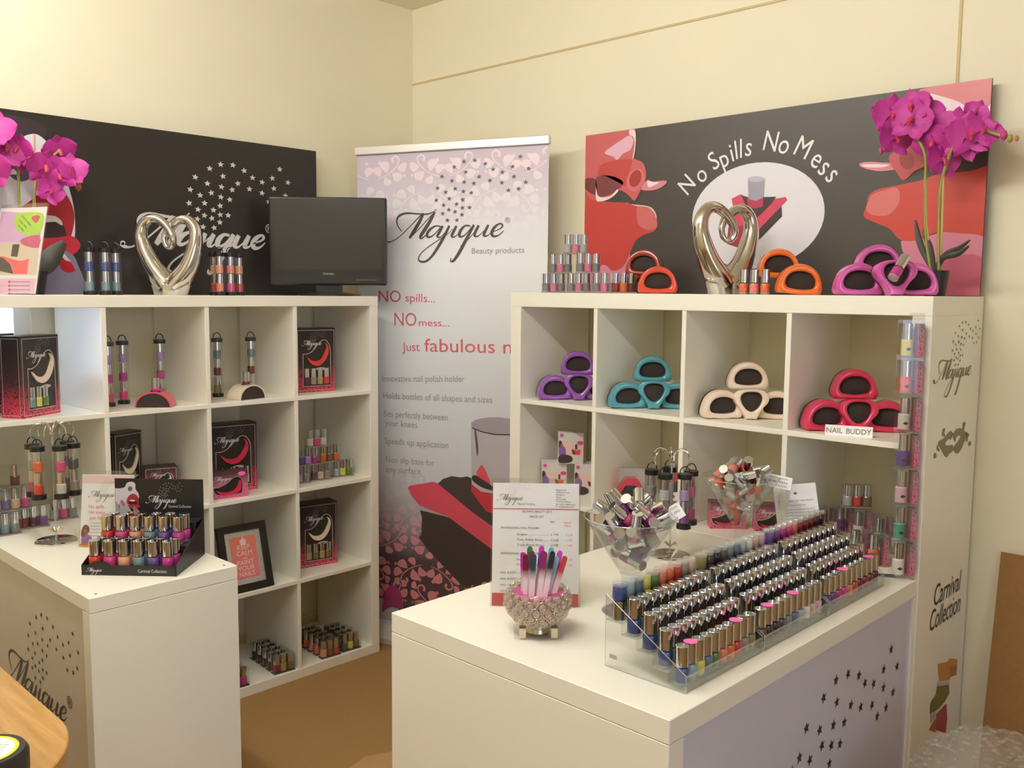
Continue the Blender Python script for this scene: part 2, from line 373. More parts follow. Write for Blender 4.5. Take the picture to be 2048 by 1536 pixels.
# ------------------------------------------------------------------ counters
CT = 0.752
M_SCREW = mat('screw_steel', (110, 104, 98), 0.35, 1.0)
ca = thing('counter', 'narrow white counter with dark star lettering on its side, in front of the left shelving', 'counter', (AX, -1.587, 0))
MB().box(0.002, 0.75, 0, 0.392, CT - 0.038, CT).build('top', M_WHITE, ca, bevel=0.0015)
MB().box(0.707, 0.75, 0.0, 0.392, 0, CT - 0.039).build('end_panel', M_WHITE, ca, bevel=0.001)
MB().box(0.002, 0.706, 0.006, 0.022, 0, CT - 0.039).build('side_panel', mat('panel_laminate', (214, 206, 190), 0.4), ca)
MB().box(0.002, 0.706, 0.37, 0.386, 0, CT - 0.039).build('side_panel', M_WHITE, ca)
for q in ((0.725, 0.026), (0.725, 0.366)):
    MB().lathe([(0.0, 0.0008), (0.0028, 0.0008), (0.0034, 0.0), ], 12, (q[0], q[1], CT)).build('screw', M_SCREW, ca)
MA = frame_M((AX, -1.581, 0), 0)
va = thing('vinyl_lettering', 'dark brown script and star vinyl stuck on the side of the narrow counter', 'decal', M=MA)
zl = zoomer(0, 1056, 3.2)
T = fit_logo(MA, list(zip([(613, 539), (1203, 357), (795, 290), (687, 675), (1142, 484), (1152, 278)], zl([(180, 765), (500, 805), (265, 542), (228, 960), (472, 935), (467, 685)]))))
logo(va, T, M_INK, star_r=15)
mb = MB(); put_text(mb, '®', 1060 * T[0] + T[1], 690 * T[2] + T[3], size=75 * T[0]); mb.build('registered_mark', M_INK, va)

cb = thing('counter', 'wide white counter joined to the back shelving, holding the polish racks', 'counter', (0.718, -1.133, 0))
MB().box(0, 0.768, 0, 1.132, CT - 0.046, CT).build('top', M_WHITE, cb, bevel=0.0015)
MB().box(0.0, 0.768, 0.0, 0.046, 0, CT - 0.047).build('end_panel', M_WHITE, cb, bevel=0.001)
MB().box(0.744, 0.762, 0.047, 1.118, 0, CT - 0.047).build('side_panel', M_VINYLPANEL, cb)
MB().box(0.744, 0.768, 1.118, 1.132, 0, CT - 0.047).build('joint_strip', M_WHITE, cb)
MBV = frame_M((1.4803, -1.133, 0), R(90))
vb = thing('vinyl_stars', 'scatter of dark vinyl stars on the side of the wide counter', 'decal', M=MBV)
zs = zoomer(1408, 1056, 3.2)
st = zs([(1198,775),(1150,905),(1235,885),(922,935),(845,975),(992,943),(1030,993),(1085,997),(1148,1022),(1210,1050),(766,1088),(850,1115),(940,1132),(1003,1145),(1075,1132),(1165,1150),(1108,1205),(656,1280),(740,1293),(828,1262),(898,1243),(755,1392),(815,1390),(870,1382),(611,1470),(677,1485),(802,1508),(560,1560),(640,1600),(720,1580),(760,1620),(590,1680),(690,1700)])
sm_ = MB().flat(star_pts(0, 0, 0.0145), 0).mesh('star')
for i, q in enumerate(st):
    h = hit(MBV, *q); part('star', sm_, M_INK, vb, Matrix.Translation((h[0], -EPS, h[1])) @ Matrix.Rotation(0.3 * math.sin(i * 1.7), 4, 'Y'))
# right end of the back shelving: logo, masks, words and figure
MSV = frame_M((1.4906, 0.0, 0), R(90))
vs_ = thing('vinyl_lettering', 'grey script logo with small stars on the end of the back shelving', 'decal', M=MSV)
zq = zoomer(1840, 620, 12.8)
T = fit_logo(MSV, list(zip([(795, 290), (866, 286), (1152, 278), (1203, 357), (650, 382), (613, 539), (687, 675), (750, 676), (1142, 484)], zq([(1095, 295), (1172, 300), (1485, 300), (1525, 500), (905, 560), (828, 1020), (895, 1405), (975, 1400), (1437, 840)]))))
M_INK_SOFT = mat('grey_vinyl', (128, 112, 90), 0.45)
logo(vs_, T, M_INK_SOFT, star_r=17)
zm = zoomer(1840, 840, 12.8)
vm = thing('vinyl_masks', 'grey vinyl pair of carnival masks on the end of the back shelving', 'decal', M=MSV)
for nm, pts in (('mask', [(560,500),(640,440),(720,330),(790,280),(850,370),(800,470),(770,520),(740,480),(660,570),(650,640),(760,650),(830,640),(840,780),(740,870),(690,950),(620,910),(560,780),(470,620),(490,540)]),
                ('mask', [(850,420),(900,270),(1000,210),(1110,250),(1160,330),(1200,420),(1130,560),(1080,700),(1010,810),(950,860),(870,800),(870,690),(950,580),(1040,430),(1000,395),(930,450),(900,560)]),
                ('plume', [(570,400),(580,280),(610,210),(640,230),(625,330),(650,420)]), ('plume', [(1090,220),(1100,90),(1125,50),(1165,80),(1140,180),(1130,250)]),
                ('ribbon', [(470,640),(430,660),(430,740),(480,810),(500,760),(460,700)]), ('ribbon', [(380,840),(345,930),(360,985),(410,960),(420,880)]),
                ('ribbon', [(1170,300),(1260,380),(1220,440),(1225,520),(1180,570),(1190,480)]), ('ribbon', [(1260,550),(1230,620),(1265,670),(1300,620),(1300,545)])):
    px_poly(MSV, nm, zm(pts), M_INK_SOFT, vm, 1, 3)
vc = thing('vinyl_words', 'dark vinyl words reading Carnival Collection on the end of the back shelving', 'decal', M=MSV)
zc = zoomer(1408, 1056, 3.2)
mb = MB()
for body, a, b in (('Carnival', (1466, 505), (1632, 425)), ('Collection', (1440, 668), (1632, 568))):
    (p0, p1) = zc([a, b]); a_ = hit(MSV, *p0); b_ = hit(MSV, *p1)
    put_text(mb, body, a_[0], a_[1], width=b_[0] - a_[0], size=0.085, rot=0.0, shear=0.15)
mb.build('lettering', M_INK, vc)
vf = thing('vinyl_figure', 'vinyl print of a colourful costumed figure low on the end of the back shelving', 'decal', M=MSV)
zf = zoomer(1728, 1296, 6.4)
for nm, pts, c in (('headdress', [(945,200),(1060,180),(1100,130),(1195,145),(1180,345),(1110,370),(1090,410),(960,425)], (196, 140, 55)), ('sleeve', [(1100,240),(1190,230),(1175,340),(1110,370)], (182, 104, 72)),
                   ('torso', [(935,490),(1085,465),(1090,580),(1030,690),(950,780),(840,840),(850,700),(920,600)], (118, 108, 52)), ('belt', [(930,440),(1090,420),(1090,465),(935,490)], (196, 186, 190)),
                   ('skirt', [(1050,710),(1060,900),(1040,1090),(920,1050),(925,850)], (168, 54, 66)), ('leg', [(910,900),(910,1080),(830,1050)], (178, 96, 62)), ('arm', [(850,840),(920,800),(920,880),(850,960)], (186, 178, 190))):
    px_poly(MSV, nm, zf(pts), mat('vinyl_' + nm, c, 0.45), vf, 1 + 'headdress torso belt sleeve skirt leg arm'.split().index(nm) * 0.5)
# ------------------------------------------------------------------ printed board above the left shelving
M_LIPS = mat('red_lip_print', (158, 26, 44), 0.35); M_LIPS2 = mat('pink_lip_print', (190, 40, 66), 0.3)
M_SKIN = ramp_mat('monochrome_skin_print', [(0, (112, 108, 132)), (0.45, (176, 172, 194)), (1, (222, 220, 232))], 'X', 3.2, 0.1)
M_SKIN_D = mat('monochrome_shadow_print', (92, 86, 106), 0.4)
BAX = AX - 0.36
y0, y1 = -1.615, -0.172
MBA = frame_M((BAX, y0, AT - 0.0005), R(90), 0.0)
ba = thing('display_board', 'wide black board with red lips and white script logo above the left shelving', 'sign', M=MBA)
MB().box(0, y1 - y0, 0, 0.005, 0.001, 0.6).build('panel', M_BLACKPRINT, ba)
z1 = zoomer(0, 200, 3.2); z6 = zoomer(0, 420, 8.5333); z5 = zoomer(0, 230, 8.5333)
px_poly(MBA, 'hair_print', z1([(-120, 98), (100, 102), (240, 140), (300, 200), (260, 260), (150, 250), (60, 300), (-120, 330)]), mat('dark_hair_print', (52, 38, 46), 0.4), ba, 1, 4)
px_poly(MBA, 'face_print', z1([(-120, 330), (90, 260), (180, 222), (240, 222), (300, 270), (330, 330), (390, 420), (440, 560), (470, 680), (480, 800), (470, 900), (400, 960), (200, 960), (-120, 960)]), M_SKIN, ba, 2, 4)
px_poly(MBA, 'nostril_print', z1([(60, 480), (130, 470), (185, 400), (210, 420), (190, 500), (120, 520)]), M_SKIN_D, ba, 3, 4)
px_poly(MBA, 'upper_lip_print', z1([(60, 760), (130, 690), (200, 640), (260, 590), (330, 570), (400, 580), (450, 650), (475, 740), (465, 830), (440, 890), (380, 880), (60, 860)]), M_LIPS, ba, 4, 4)
px_poly(MBA, 'mouth_print', z1([(60, 780), (220, 735), (330, 740), (395, 790), (420, 850), (400, 900), (60, 900)]), mat('mouth_print', (44, 26, 30), 0.4), ba, 5, 4)
px_poly(MBA, 'teeth_print', z6([(500, 60), (820, 90), (950, 110), (1040, 180), (1065, 250), (1030, 255), (950, 205), (850, 205), (500, 215)]), mat('teeth_print', (214, 204, 204), 0.3), ba, 6, 3)
px_poly(MBA, 'lower_lip_print', z6([(480, 500), (760, 480), (980, 470), (1180, 440), (1290, 480), (1355, 560), (1360, 640), (1290, 730), (1200, 770), (1050, 740), (760, 680), (480, 700)]), M_LIPS2, ba, 7, 4)
M_HAND = ramp_mat('monochrome_hand_print', [(0, (196, 194, 214)), (0.6, (168, 166, 190)), (1, (120, 116, 140))], 'X', 3.6, 0.0)
px_poly(MBA, 'finger_print', z6([(480, 900), (760, 830), (900, 800), (980, 900), (1020, 1080), (1100, 1480), (480, 1495)]), M_HAND, ba, 8, 3)
px_poly(MBA, 'finger_print', z6([(940, 830), (1000, 700), (1100, 690), (1250, 780), (1310, 900), (1400, 1120), (1445, 1250), (1450, 1490), (1095, 1490), (1040, 1300), (960, 1050)]), M_HAND, ba, 9, 3)
px_poly(MBA, 'nail_print', z6([(990, 690), (1040, 690), (1120, 830), (1190, 880), (1270, 1010), (1260, 1050), (1150, 1070), (1060, 1030), (1000, 930), (940, 800)]), mat('red_nail_print', (168, 22, 36), 0.25), ba, 10, 3)
px_poly(MBA, 'nail_tip_print', z6([(1000, 695), (1045, 690), (1130, 800), (1200, 880), (1160, 870), (1100, 850), (1030, 760)]), mat('nail_tip_print', (206, 196, 196), 0.3), ba, 11, 3)
T = fit_logo(MBA, list(zip([(795, 290), (650, 382), (613, 539), (687, 675), (750, 676), (1152, 278), (1203, 357), (866, 286)], z1([(1408, 400), (1243, 478), (1205, 650), (1305, 815), (1381, 823), (1788, 458), (1843, 545), (1488, 413)]))))
logo(ba, T, M_SILVERPRINT, star_r=19, bold=1.6)
mb = MB(); put_text(mb, '®', 1055 * T[0] + T[1], 690 * T[2] + T[3], size=70 * T[0]); mb.build('registered_mark', M_SILVERPRINT, ba)

# ------------------------------------------------------------------ printed board above the back shelving
BBY = 0.36
MBB = frame_M((0.045, BBY, BT - 0.0005), 0)
bb = thing('display_board', 'wide dark board with red polish spills and white words above the back shelving', 'sign', M=MBB)
M_CHAR = mat('charcoal_print', (64, 58, 55), 0.4)
BW = 1.443
MB().box(0, BW, 0, 0.005, 0.001, 0.6).build('panel', M_CHAR, bb)
def clipB(q):
    return [(max(0.0005, min(BW - 0.0005, x)), max(0.002, min(0.5995, z))) for x, z in q]
def artB(name, zf_, pts, c, layer, smooth=4, rough=0.35):
    q = [hit(MBB, *p) for p in zf_(pts)]
    if smooth: q = spline(q, smooth, True)
    MB().flat(clipB(q), -EPS * layer).build(name, mat('art_%02x%02x%02x' % c, c, rough), bb)
z7 = zoomer(1160, 240, 6.4); z8 = zoomer(1000, 400, 3.2); z9 = zoomer(1408, 130, 3.2)
artB('pink_pool_print', z8, [(520, 250), (700, 290), (830, 320), (820, 420), (915, 450), (905, 520), (875, 560), (800, 480), (700, 620), (520, 640)], (206, 132, 158), 1, 3)
artB('red_spill_print', z7, [(40, 1010), (240, 1030), (400, 1050), (600, 1060), (720, 1095), (880, 1110), (965, 1180), (985, 1270), (992, 1360), (940, 1430), (820, 1470), (720, 1540), (650, 1680), (560, 1870), (420, 1930), (300, 1850), (60, 1930)], (190, 66, 62), 2)
artB('spill_sheen_print', z7, [(740, 1105), (880, 1115), (965, 1185), (985, 1290), (980, 1380), (880, 1410), (760, 1350), (730, 1230)], (200, 104, 104), 3)
artB('spill_highlight_print', z7, [(600, 1060), (640, 1075), (880, 1105), (960, 1170), (985, 1250), (975, 1250), (950, 1185), (870, 1118), (720, 1100)], (226, 190, 190), 4)
artB('bottle_print', z7, [(60, 170), (650, 110), (715, 140), (718, 330), (690, 480), (800, 540), (845, 640), (845, 760), (790, 880), (730, 1000), (690, 1030), (610, 950), (500, 900), (380, 1000), (240, 1045), (60, 890)], (196, 92, 98), 5)
artB('bottle_shade_print', z7, [(60, 760), (200, 760), (210, 960), (60, 870)], (112, 50, 56), 6)
artB('bottle_shade_print', z7, [(220, 730), (420, 720), (560, 800), (480, 900), (380, 960), (240, 985), (215, 880)], (118, 56, 62), 6)
artB('bottle_neck_print', z7, [(300, 560), (640, 500), (660, 600), (620, 720), (600, 850), (480, 790), (330, 720), (230, 700)], (186, 66, 68), 6)
artB('bottle_highlight_print', z7, [(320, 420), (440, 320), (560, 240), (640, 200), (690, 260), (650, 380), (560, 430), (480, 510), (430, 470)], (222, 176, 198), 6)
artB('bottle_highlight_print', z7, [(640, 130), (712, 145), (716, 330), (695, 470), (680, 480), (705, 320), (690, 220), (640, 190)], (236, 214, 218), 7)
artB('bottle_highlight_print', z7, [(210, 860), (230, 960), (290, 990), (400, 970), (480, 890), (490, 920), (400, 1000), (290, 1040), (215, 1025)], (236, 222, 224), 7)
artB('bottle_rim_print', z7, oval(715, 770, 110, 150, 24, 0.35), (206, 108, 118), 7, 0)
artB('bottle_mouth_print', z7, oval(715, 750, 72, 112, 24, 0.35), (158, 50, 48), 8, 0)
artB('drip_print', z7, [(790, 890), (860, 770), (940, 790), (1085, 775), (1115, 800), (1050, 860), (940, 900)], (212, 130, 150), 6, 3)
artB('drip_highlight_print', z7, [(870, 780), (930, 795), (1020, 800), (950, 840), (880, 860)], (236, 220, 224), 7, 3)
# right-hand half of the artwork
artB('bottle_print', z9, [(1375, 170), (1500, 130), (1900, 70), (1900, 420), (1720, 400), (1600, 330), (1480, 240)], (204, 104, 110), 5, 3)
artB('bottle_highlight_print', z9, [(1400, 175), (1500, 195), (1640, 240), (1700, 300), (1600, 330), (1500, 300), (1440, 240)], (228, 204, 214), 6, 3)
artB('bottle_highlight_print', z9, [(1780, 330), (1870, 230), (1870, 370), (1820, 380)], (230, 206, 212), 6, 3)
artB('drip_print', z9, [(1000, 630), (1060, 620), (1190, 625), (1260, 600), (1250, 660), (1140, 680), (1050, 668), (1005, 650)], (214, 132, 152), 6, 3)
artB('drip_highlight_print', z9, [(1010, 640), (1090, 635), (1190, 640), (1140, 655), (1050, 655)], (238, 222, 226), 7, 3)
artB('bottle_neck_print', z9, [(1190, 580), (1290, 520), (1400, 540), (1420, 640), (1350, 680), (1280, 740), (1230, 680), (1200, 640)], (196, 84, 92), 7, 3)
artB('bottle_mouth_print', z9, oval(1300, 610, 46, 62, 20, -0.3), (160, 56, 56), 8, 0)
artB('red_spill_print', z9, [(1040, 900), (1060, 830), (1120, 795), (1240, 770), (1380, 740), (1500, 700), (1700, 680), (1900, 660), (1900, 1060), (1700, 1080), (1500, 1070), (1380, 1120), (1260, 1120), (1190, 1050), (1100, 1010), (1025, 970)], (194, 66, 58), 3, 4)
artB('spill_sheen_print', z9, [(1050, 880), (1080, 830), (1160, 800), (1240, 790), (1250, 880), (1180, 960), (1080, 960), (1040, 930)], (208, 112, 112), 4, 4)
artB('pink_pool_print', z9, [(1260, 1130), (1390, 1110), (1560, 1060), (1700, 1060), (1900, 1050), (1900, 1480), (1200, 1480), (1300, 1300)], (206, 128, 152), 2, 3)
artB('pool_shade_print', z9, [(1540, 1250), (1800, 1230), (1800, 1480), (1480, 1480)], (188, 96, 116), 3, 3)
# white oval with the holder picture
q = [hit(MBB, *p) for p in ((1385, 428), (1649, 436), (1516, 325))]
ocx, ocz = (q[0][0] + q[1][0]) / 2, (q[0][1] + q[1][1]) / 2; orx = (q[1][0] - q[0][0]) / 2; orz = q[2][1] - ocz
MB().flat(oval(ocx, ocz, orx, orz, 48), -EPS * 2).build('white_oval_print', mat('oval_print', (226, 224, 234), 0.4), bb)
z10 = zoomer(1120, 160, 1.3675)
artB('holder_plate_print', z10, [(470, 325), (495, 312), (520, 325), (560, 330), (618, 320), (622, 328), (530, 425), (522, 470), (458, 447), (462, 400), (475, 350)], (206, 66, 96), 5, 0)
artB('holder_side_print', z10, [(530, 425), (607, 345), (608, 373), (535, 447), (522, 462)], (58, 44, 46), 6, 0)
artB('holder_end_print', z10, [(461, 405), (500, 398), (524, 430), (522, 470), (457, 448)], (150, 44, 64), 6, 0)
artB('holder_foam_print', z10, [(497, 316), (525, 322), (592, 319), (580, 337), (535, 382), (505, 392), (512, 350)], (56, 44, 48), 7, 0)
artB('polish_print', z10, [(513, 322), (558, 318), (556, 346), (535, 352), (515, 346)], (176, 46, 84), 8, 0)
artB('cap_print', z10, [(515, 275), (560, 272), (557, 322), (537, 331), (517, 325)], (160, 156, 174), 9, 0)
artB('cap_top_print', z10, oval(537.5, 271, 22.5, 8, 20), (190, 186, 200), 10, 0)
# curved slogan
pos = [('N', 1375.6, 371), ('o', 1403, 350), ('S', 1429, 324), ('p', 1448.6, 318.5), ('i', 1464, 308), ('l', 1473, 303), ('l', 1482.5, 300), ('s', 1498, 296), ('N', 1542, 285.5), ('o', 1569, 291), ('M', 1606, 298), ('e', 1634.6, 319), ('s', 1650, 335), ('s', 1666, 350)]
hp = [hit(MBB, x, y) for _, x, y in pos]
mb = MB()
for k, (ch, _, _) in enumerate(pos):
    a = hp[max(0, k - 1)]; b = hp[min(len(hp) - 1, k + 1)]
    if k == 0: a = hp[0]
    ang = math.atan2(b[1] - a[1], b[0] - a[0])
    ang = 0.85 * (0.95 - 1.95 * k / 13.0)
    sz = 0.080
    c_, s_ = math.cos(ang), math.sin(ang); dz = -0.026
    mb = MB(); put_text(mb, ch, hp[k][0] - dz * s_, hp[k][1] + dz * c_, size=0.092, width=(text_raw(ch)[3] - text_raw(ch)[2]) * 0.075, layer=4, rot=ang, align='C')
    mb.build('letter', mat('slogan_print', (232, 230, 230), 0.35), bb)

# ------------------------------------------------------------------ roll-up banner in the corner
bl, br = Vector((-0.868, -0.044, 0)), Vector((-0.045, 0.256, 0))
bdir = (br - bl); BNW = bdir.length; brz = math.atan2(bdir.y, bdir.x)
MBN = frame_M(bl, brz)
bn = thing('rollup_banner', 'tall white and pink roll-up banner standing in the room corner', 'banner', M=MBN)
def band(z): return max(0, min(1, z))
M_BANNER = ramp_mat('banner_print', [(0.0, (74, 58, 60)), (0.17, (80, 64, 68)), (0.285, (176, 172, 180)), (0.34, (202, 204, 212)), (0.55, (212, 216, 224)), (0.78, (236, 240, 248)), (0.85, (230, 228, 240)), (0.95, (206, 194, 212)), (1.0, (202, 188, 206))], 'Z', 1 / 2.06, 0.0, 0.4)
MB().box(0.005, BNW - 0.005, 0.0, 0.002, 0.06, 2.06).build('printed_sheet', M_BANNER, bn)
MB().box(0, BNW, -0.012, 0.012, 2.055, 2.088).build('top_rail', mat('satin_aluminium', (226, 224, 222), 0.3, 0.4), bn, bevel=0.003)
MB().prism([(-0.09, 0.0), (-0.09, 0.02), (-0.05, 0.07), (0.05, 0.07), (0.09, 0.02), (0.09, 0.0)], -0.01, BNW + 0.01, 'x').build('base_cassette', mat('satin_aluminium', (226, 224, 222), 0.3, 0.4), bn)
MB().lathe([(0.008, 0.07), (0.008, 2.05)], 10, (BNW / 2, 0.03, 0)).build('support_pole', M_CHROME, bn, smooth=True)
def drop_pts(x, z, l, w, a, bend=0.0, n=14):
    """teardrop with its tip at (x, z), pointing away along angle a"""
    out = []
    for k in range(n + 1):
        t = k / n * 2 * math.pi
        u = 0.5 * (1 - math.cos(t)); v = math.sin(t) * (math.sin(t / 2) ** 1.3)
        px_, pz_ = u * l, v * w * 0.62 + bend * u * u * l
        out.append((x + px_ * math.cos(a) - pz_ * math.sin(a), z + px_ * math.sin(a) + pz_ * math.cos(a)))
    return out[:-1]
M_DROP_T = ramp_mat('pale_drop_print', [(0.0, (232, 234, 242)), (0.35, (230, 226, 236)), (0.8, (236, 218, 228)), (1.0, (236, 216, 226))], 'Z', 1 / 0.36, -1.70 / 0.36, 0.4)
M_DROP_B = ramp_mat('rose_drop_print', [(0.0, (206, 122, 130)), (0.55, (200, 134, 144)), (0.8, (188, 164, 174)), (1.0, (196, 192, 202))], 'Z', 1 / 0.50, -0.14 / 0.50, 0.4)
rng = random.Random(3)
def damask(zlo, zhi, keep, m, name, sc=1.0):
    """sprays of teardrops along curling stems, row by row"""
    mb = MB(); stx, stz = 0.168 * sc, 0.118 * sc
    for j in range(int((zhi - zlo) / stz) + 1):
        for i in range(-1, int(BNW / stx) + 2):
            ox_, oz_ = i * stx + (0.5 * stx if j % 2 else 0), zlo + (j + 0.4) * stz
            fl_ = 1 if (i + j) % 2 else -1; up_ = 1 if j % 2 == 0 else -1
            def T_(u, w, ox_=ox_, oz_=oz_, fl_=fl_, up_=up_): return (ox_ + fl_ * u * sc, oz_ + up_ * w * sc)
            stem = [(-0.062, -0.030), (-0.03, -0.020), (0.004, -0.002), (0.034, 0.026), (0.040, 0.050), (0.022, 0.060), (0.008, 0.048), (0.014, 0.036)]
            st_ = spline(stem, 5)
            mb.ribbon([(*T_(*p), sc * (0.0016 + 0.0042 * (k / len(st_)) ** 1.5)) for k, p in enumerate(st_)], -EPS)
            for (u, w, a, l, wd) in ((-0.05, -0.022, 1.9, 0.046, 0.044), (-0.018, -0.008, 1.75, 0.052, 0.050), (-0.028, -0.022, -1.15, 0.040, 0.040), (0.008, -0.006, -0.75, 0.050, 0.048), (0.030, 0.014, -0.15, 0.046, 0.046), (0.046, 0.040, 0.7, 0.034, 0.034)):
                mb.flat([T_(*p) for p in drop_pts(u, w, l, wd, a, 0.2)], -EPS * 1.05)
            mb.flat([T_(*p) for p in oval(-0.052, 0.036, 0.0075, 0.0075, 10)], -EPS); mb.flat([T_(*p) for p in oval(0.066, -0.020, 0.006, 0.006, 10)], -EPS)
    keepf = []; rib = MB()
    for f in mb.f:
        vs2 = [mb.v[i] for i in f]
        if all(0.008 < v[0] < BNW - 0.008 and 0.07 < v[2] < 2.052 for v in vs2): keepf.append(vs2)
    for q in [q for q in keepf if len(q) <= 4]: rib.add(q, [tuple(range(len(q)))])
    if rib.v: rib.build('curl_print', m, bn)['kind'] = 'stuff'  # thin stems
    keepf = [q for q in keepf if len(q) > 4] + [None]
    for q in keepf[:-1]: MB().add(q, [tuple(range(len(q)))]).build('drop', m, bn)
damask(1.70, 2.05, lambda x, z: z > 1.70 + 0.12 * (x / BNW) * 0, M_DROP_T, 'damask_print')
damask(0.14, 0.64, lambda x, z: True, M_DROP_B, 'damask_print')
def pxB(name, zf_, pts, c, layer, smooth=4, rough=0.35):
    q = [hit(MBN, *p) for p in zf_(pts)]
    if smooth: q = spline(q, smooth, True)
    q = [(max(0.006, min(BNW - 0.006, x)), z) for x, z in q]
    MB().flat(q, -EPS * layer).build(name, mat('art_%02x%02x%02x' % c, c, rough), bn)
zb = zoomer(680, 230, 3.2); zb2 = zoomer(760, 820, 7.314); zb3 = zoomer(750, 1020, 7.314)
T = fit_logo(MBN, [(s_, zb([s_])[0]) for s_ in LOGO_STARS])
logo(bn, T, mat('logo_grey', (74, 70, 68), 0.4), mat('star_grey', (96, 92, 96), 0.4), layer=3, star_r=17, bold=1.0)
mb = MB(); px_text(mb, MBN, '®', zb([(1056, 690)])[0], zb([(1090, 690)])[0], 11, 3); mb.build('registered_mark', M_INK_GREY, bn)
INKG, INKR = mat('banner_grey_ink', (150, 146, 150), 0.5), mat('banner_red_ink', (204, 96, 116), 0.5)
def bline(body, p0, p1, cap, layer, m=None):
    mb = MB(); px_text(mb, MBN, body, p0, p1, cap, layer); mb.build('lettering', m or INKG, bn)
bline('Beauty products', zb([(845, 888)])[0], zb([(1180, 882)])[0], 12, 3)
zt = zoomer(400, 350, 3.2)
bline('Innovative nail polish holder', (765, 763), (930, 764), 13, 3)
bline('Holds bottles of all shapes and sizes', (767, 797), (985, 806), 13, 3)
bline('Sits perfectly between', (768, 833), (896, 841), 13, 3)
bline('your knees', (770, 851), (835, 856), 13, 3)
bline('Speeds up application', (770, 887), (897, 897), 13, 3)
bline('Non slip base for', (772, 924), (869, 932), 13, 3)
bline('any surface', (772, 944), (842, 949), 13, 3)
_bl = bline
def bline(body, p0, p1, cap, layer): _bl(body, p0, p1, cap, layer, INKR)

bline('NO', (758, 604), (802, 604), 24, 3); bline('spills...', (811, 603), (870, 605), 17, 3)
bline('NO', (789, 651), (833, 652), 27, 3); bline('mess...', (838, 652), (899, 653), 15, 3)
bline('Just', (805, 702), (840, 702), 18, 3); bline('fabulous nails', (849, 703), (1082, 708), 27, 3)
# big product picture
pxB('holder_side_print', zb3, [(660, 0), (690, 120), (680, 360), (640, 400), (760, 560), (1000, 820), (1250, 1080), (1340, 1120), (1720, 1020), (1760, 900), (2400, 1200), (2600, 900), (1800, 300), (900, 60)], (62, 52, 50), 4, 0)
pxB('holder_plate_print', zb2, [(410, 1135), (440, 1105), (780, 1050), (850, 1075), (1340, 1480), (1700, 1760), (2300, 2150), (2300, 2500), (1700, 2080), (1400, 1860), (1000, 1560), (580, 1390), (470, 1260)], (206, 78, 98), 5, 0)
pxB('holder_foam_print', zb2, [(850, 1075), (920, 1010), (1050, 965), (1180, 985), (1280, 970), (1350, 1000), (1700, 1190), (2200, 1500), (2200, 2000), (1700, 1740), (1340, 1480)], (70, 58, 56), 6, 0)
pxB('polish_print', zb2, [(1340, 1080), (1480, 1190), (1690, 1240), (2100, 1240), (2100, 1560), (1700, 1520), (1560, 1480), (1420, 1300), (1340, 1190)], (190, 56, 74), 7, 0)
pxB('cap_print', zb2, [(1335, 230), (1340, 180), (1430, 130), (1600, 105), (1760, 105), (1980, 140), (2120, 200), (2120, 1230), (1690, 1230), (1480, 1190), (1345, 1080)], (182, 176, 186), 8, 0)
pxB('cap_top_print', zb2, [(1345, 220), (1360, 170), (1450, 130), (1600, 108), (1760, 108), (1980, 140), (2100, 200), (2060, 320), (1900, 355), (1700, 355), (1500, 310), (1380, 265)], (160, 152, 166), 9, 3)
pxB('cap_edge_print', zb2, [(1350, 250), (1500, 310), (1700, 350), (1900, 352), (2060, 320), (2060, 335), (1900, 368), (1700, 366), (1500, 326), (1355, 270)], (52, 46, 48), 10, 0)
pxB('cap_reflection_print', zb2, [(1470, 820), (1500, 810), (1540, 860), (1620, 1080), (1420, 960)], (206, 84, 96), 10, 3)
pxB('cap_reflection_print', zb2, [(1385, 290), (1415, 320), (1445, 560), (1425, 680), (1405, 500)], (96, 88, 92), 10, 3)
pxB('cap_reflection_print', zb2, [(1360, 960), (1420, 960), (1620, 1090), (1690, 1180), (1500, 1130), (1360, 1030)], (64, 52, 52), 10, 3)
# grey roundel with the pink nail emblem at the foot of the banner
c0 = hit(MBN, 755, 1265)
MB().flat(oval(c0[0], c0[1] - 0.045, 0.185, 0.205, 40), -EPS * 5).build('roundel_print', mat('roundel_grey', (176, 174, 178), 0.4), bn)
pxB('emblem_print', zb3, [(110, 1490), (120, 1340), (150, 1200), (220, 1110), (290, 1105), (370, 1190), (405, 1300), (415, 1440), (340, 1440), (260, 1420), (180, 1440)], (162, 58, 112), 6, 3)
mb = MB(); px_text(mb, MBN, 'NAIL BUDDY', zb3([(150, 1370)])[0], zb3([(640, 1395)])[0], 9, 8); mb.build('grey_lettering', M_INK_GREY, bn)
# ------------------------------------------------------------------ nail polish: shared meshes
ZA = [0.0385 + j * (CA + 0.016) for j in range(4)]; ZB = [0.051 + j * (CB + 0.016) for j in range(4)]
KR, KH_ = 1.1, 1.06; BH = 0.0702 * KH_          # bottle proportions
def lathe_mesh(name, prof, n=18, smooth=24): return MB().lathe([(r * KR, z * KH_) for r, z in prof], n).mesh(name, smooth)
ME_BODY = lathe_mesh('polish_body', [(0.0, 0.0055), (0.0121, 0.0055), (0.0125, 0.007), (0.0127, 0.0275), (0.0115, 0.0305), (0.0078, 0.0325), (0.0078, 0.036), (0, 0.036)])
ME_BASE = lathe_mesh('glass_base', [(0.0, 0.0), (0.0122, 0.0), (0.0128, 0.001), (0.0128, 0.0058)])
ME_CAP = lathe_mesh('cap', [(0.0, 0.0335), (0.0116, 0.0335), (0.0116, 0.0696), (0.0111, 0.0702), (0, 0.0702)], 24)
ME_STICK = lathe_mesh('sticker', [(0.0, 0.0708), (0.0122, 0.0708), (0.0122, 0.0703)], 20)
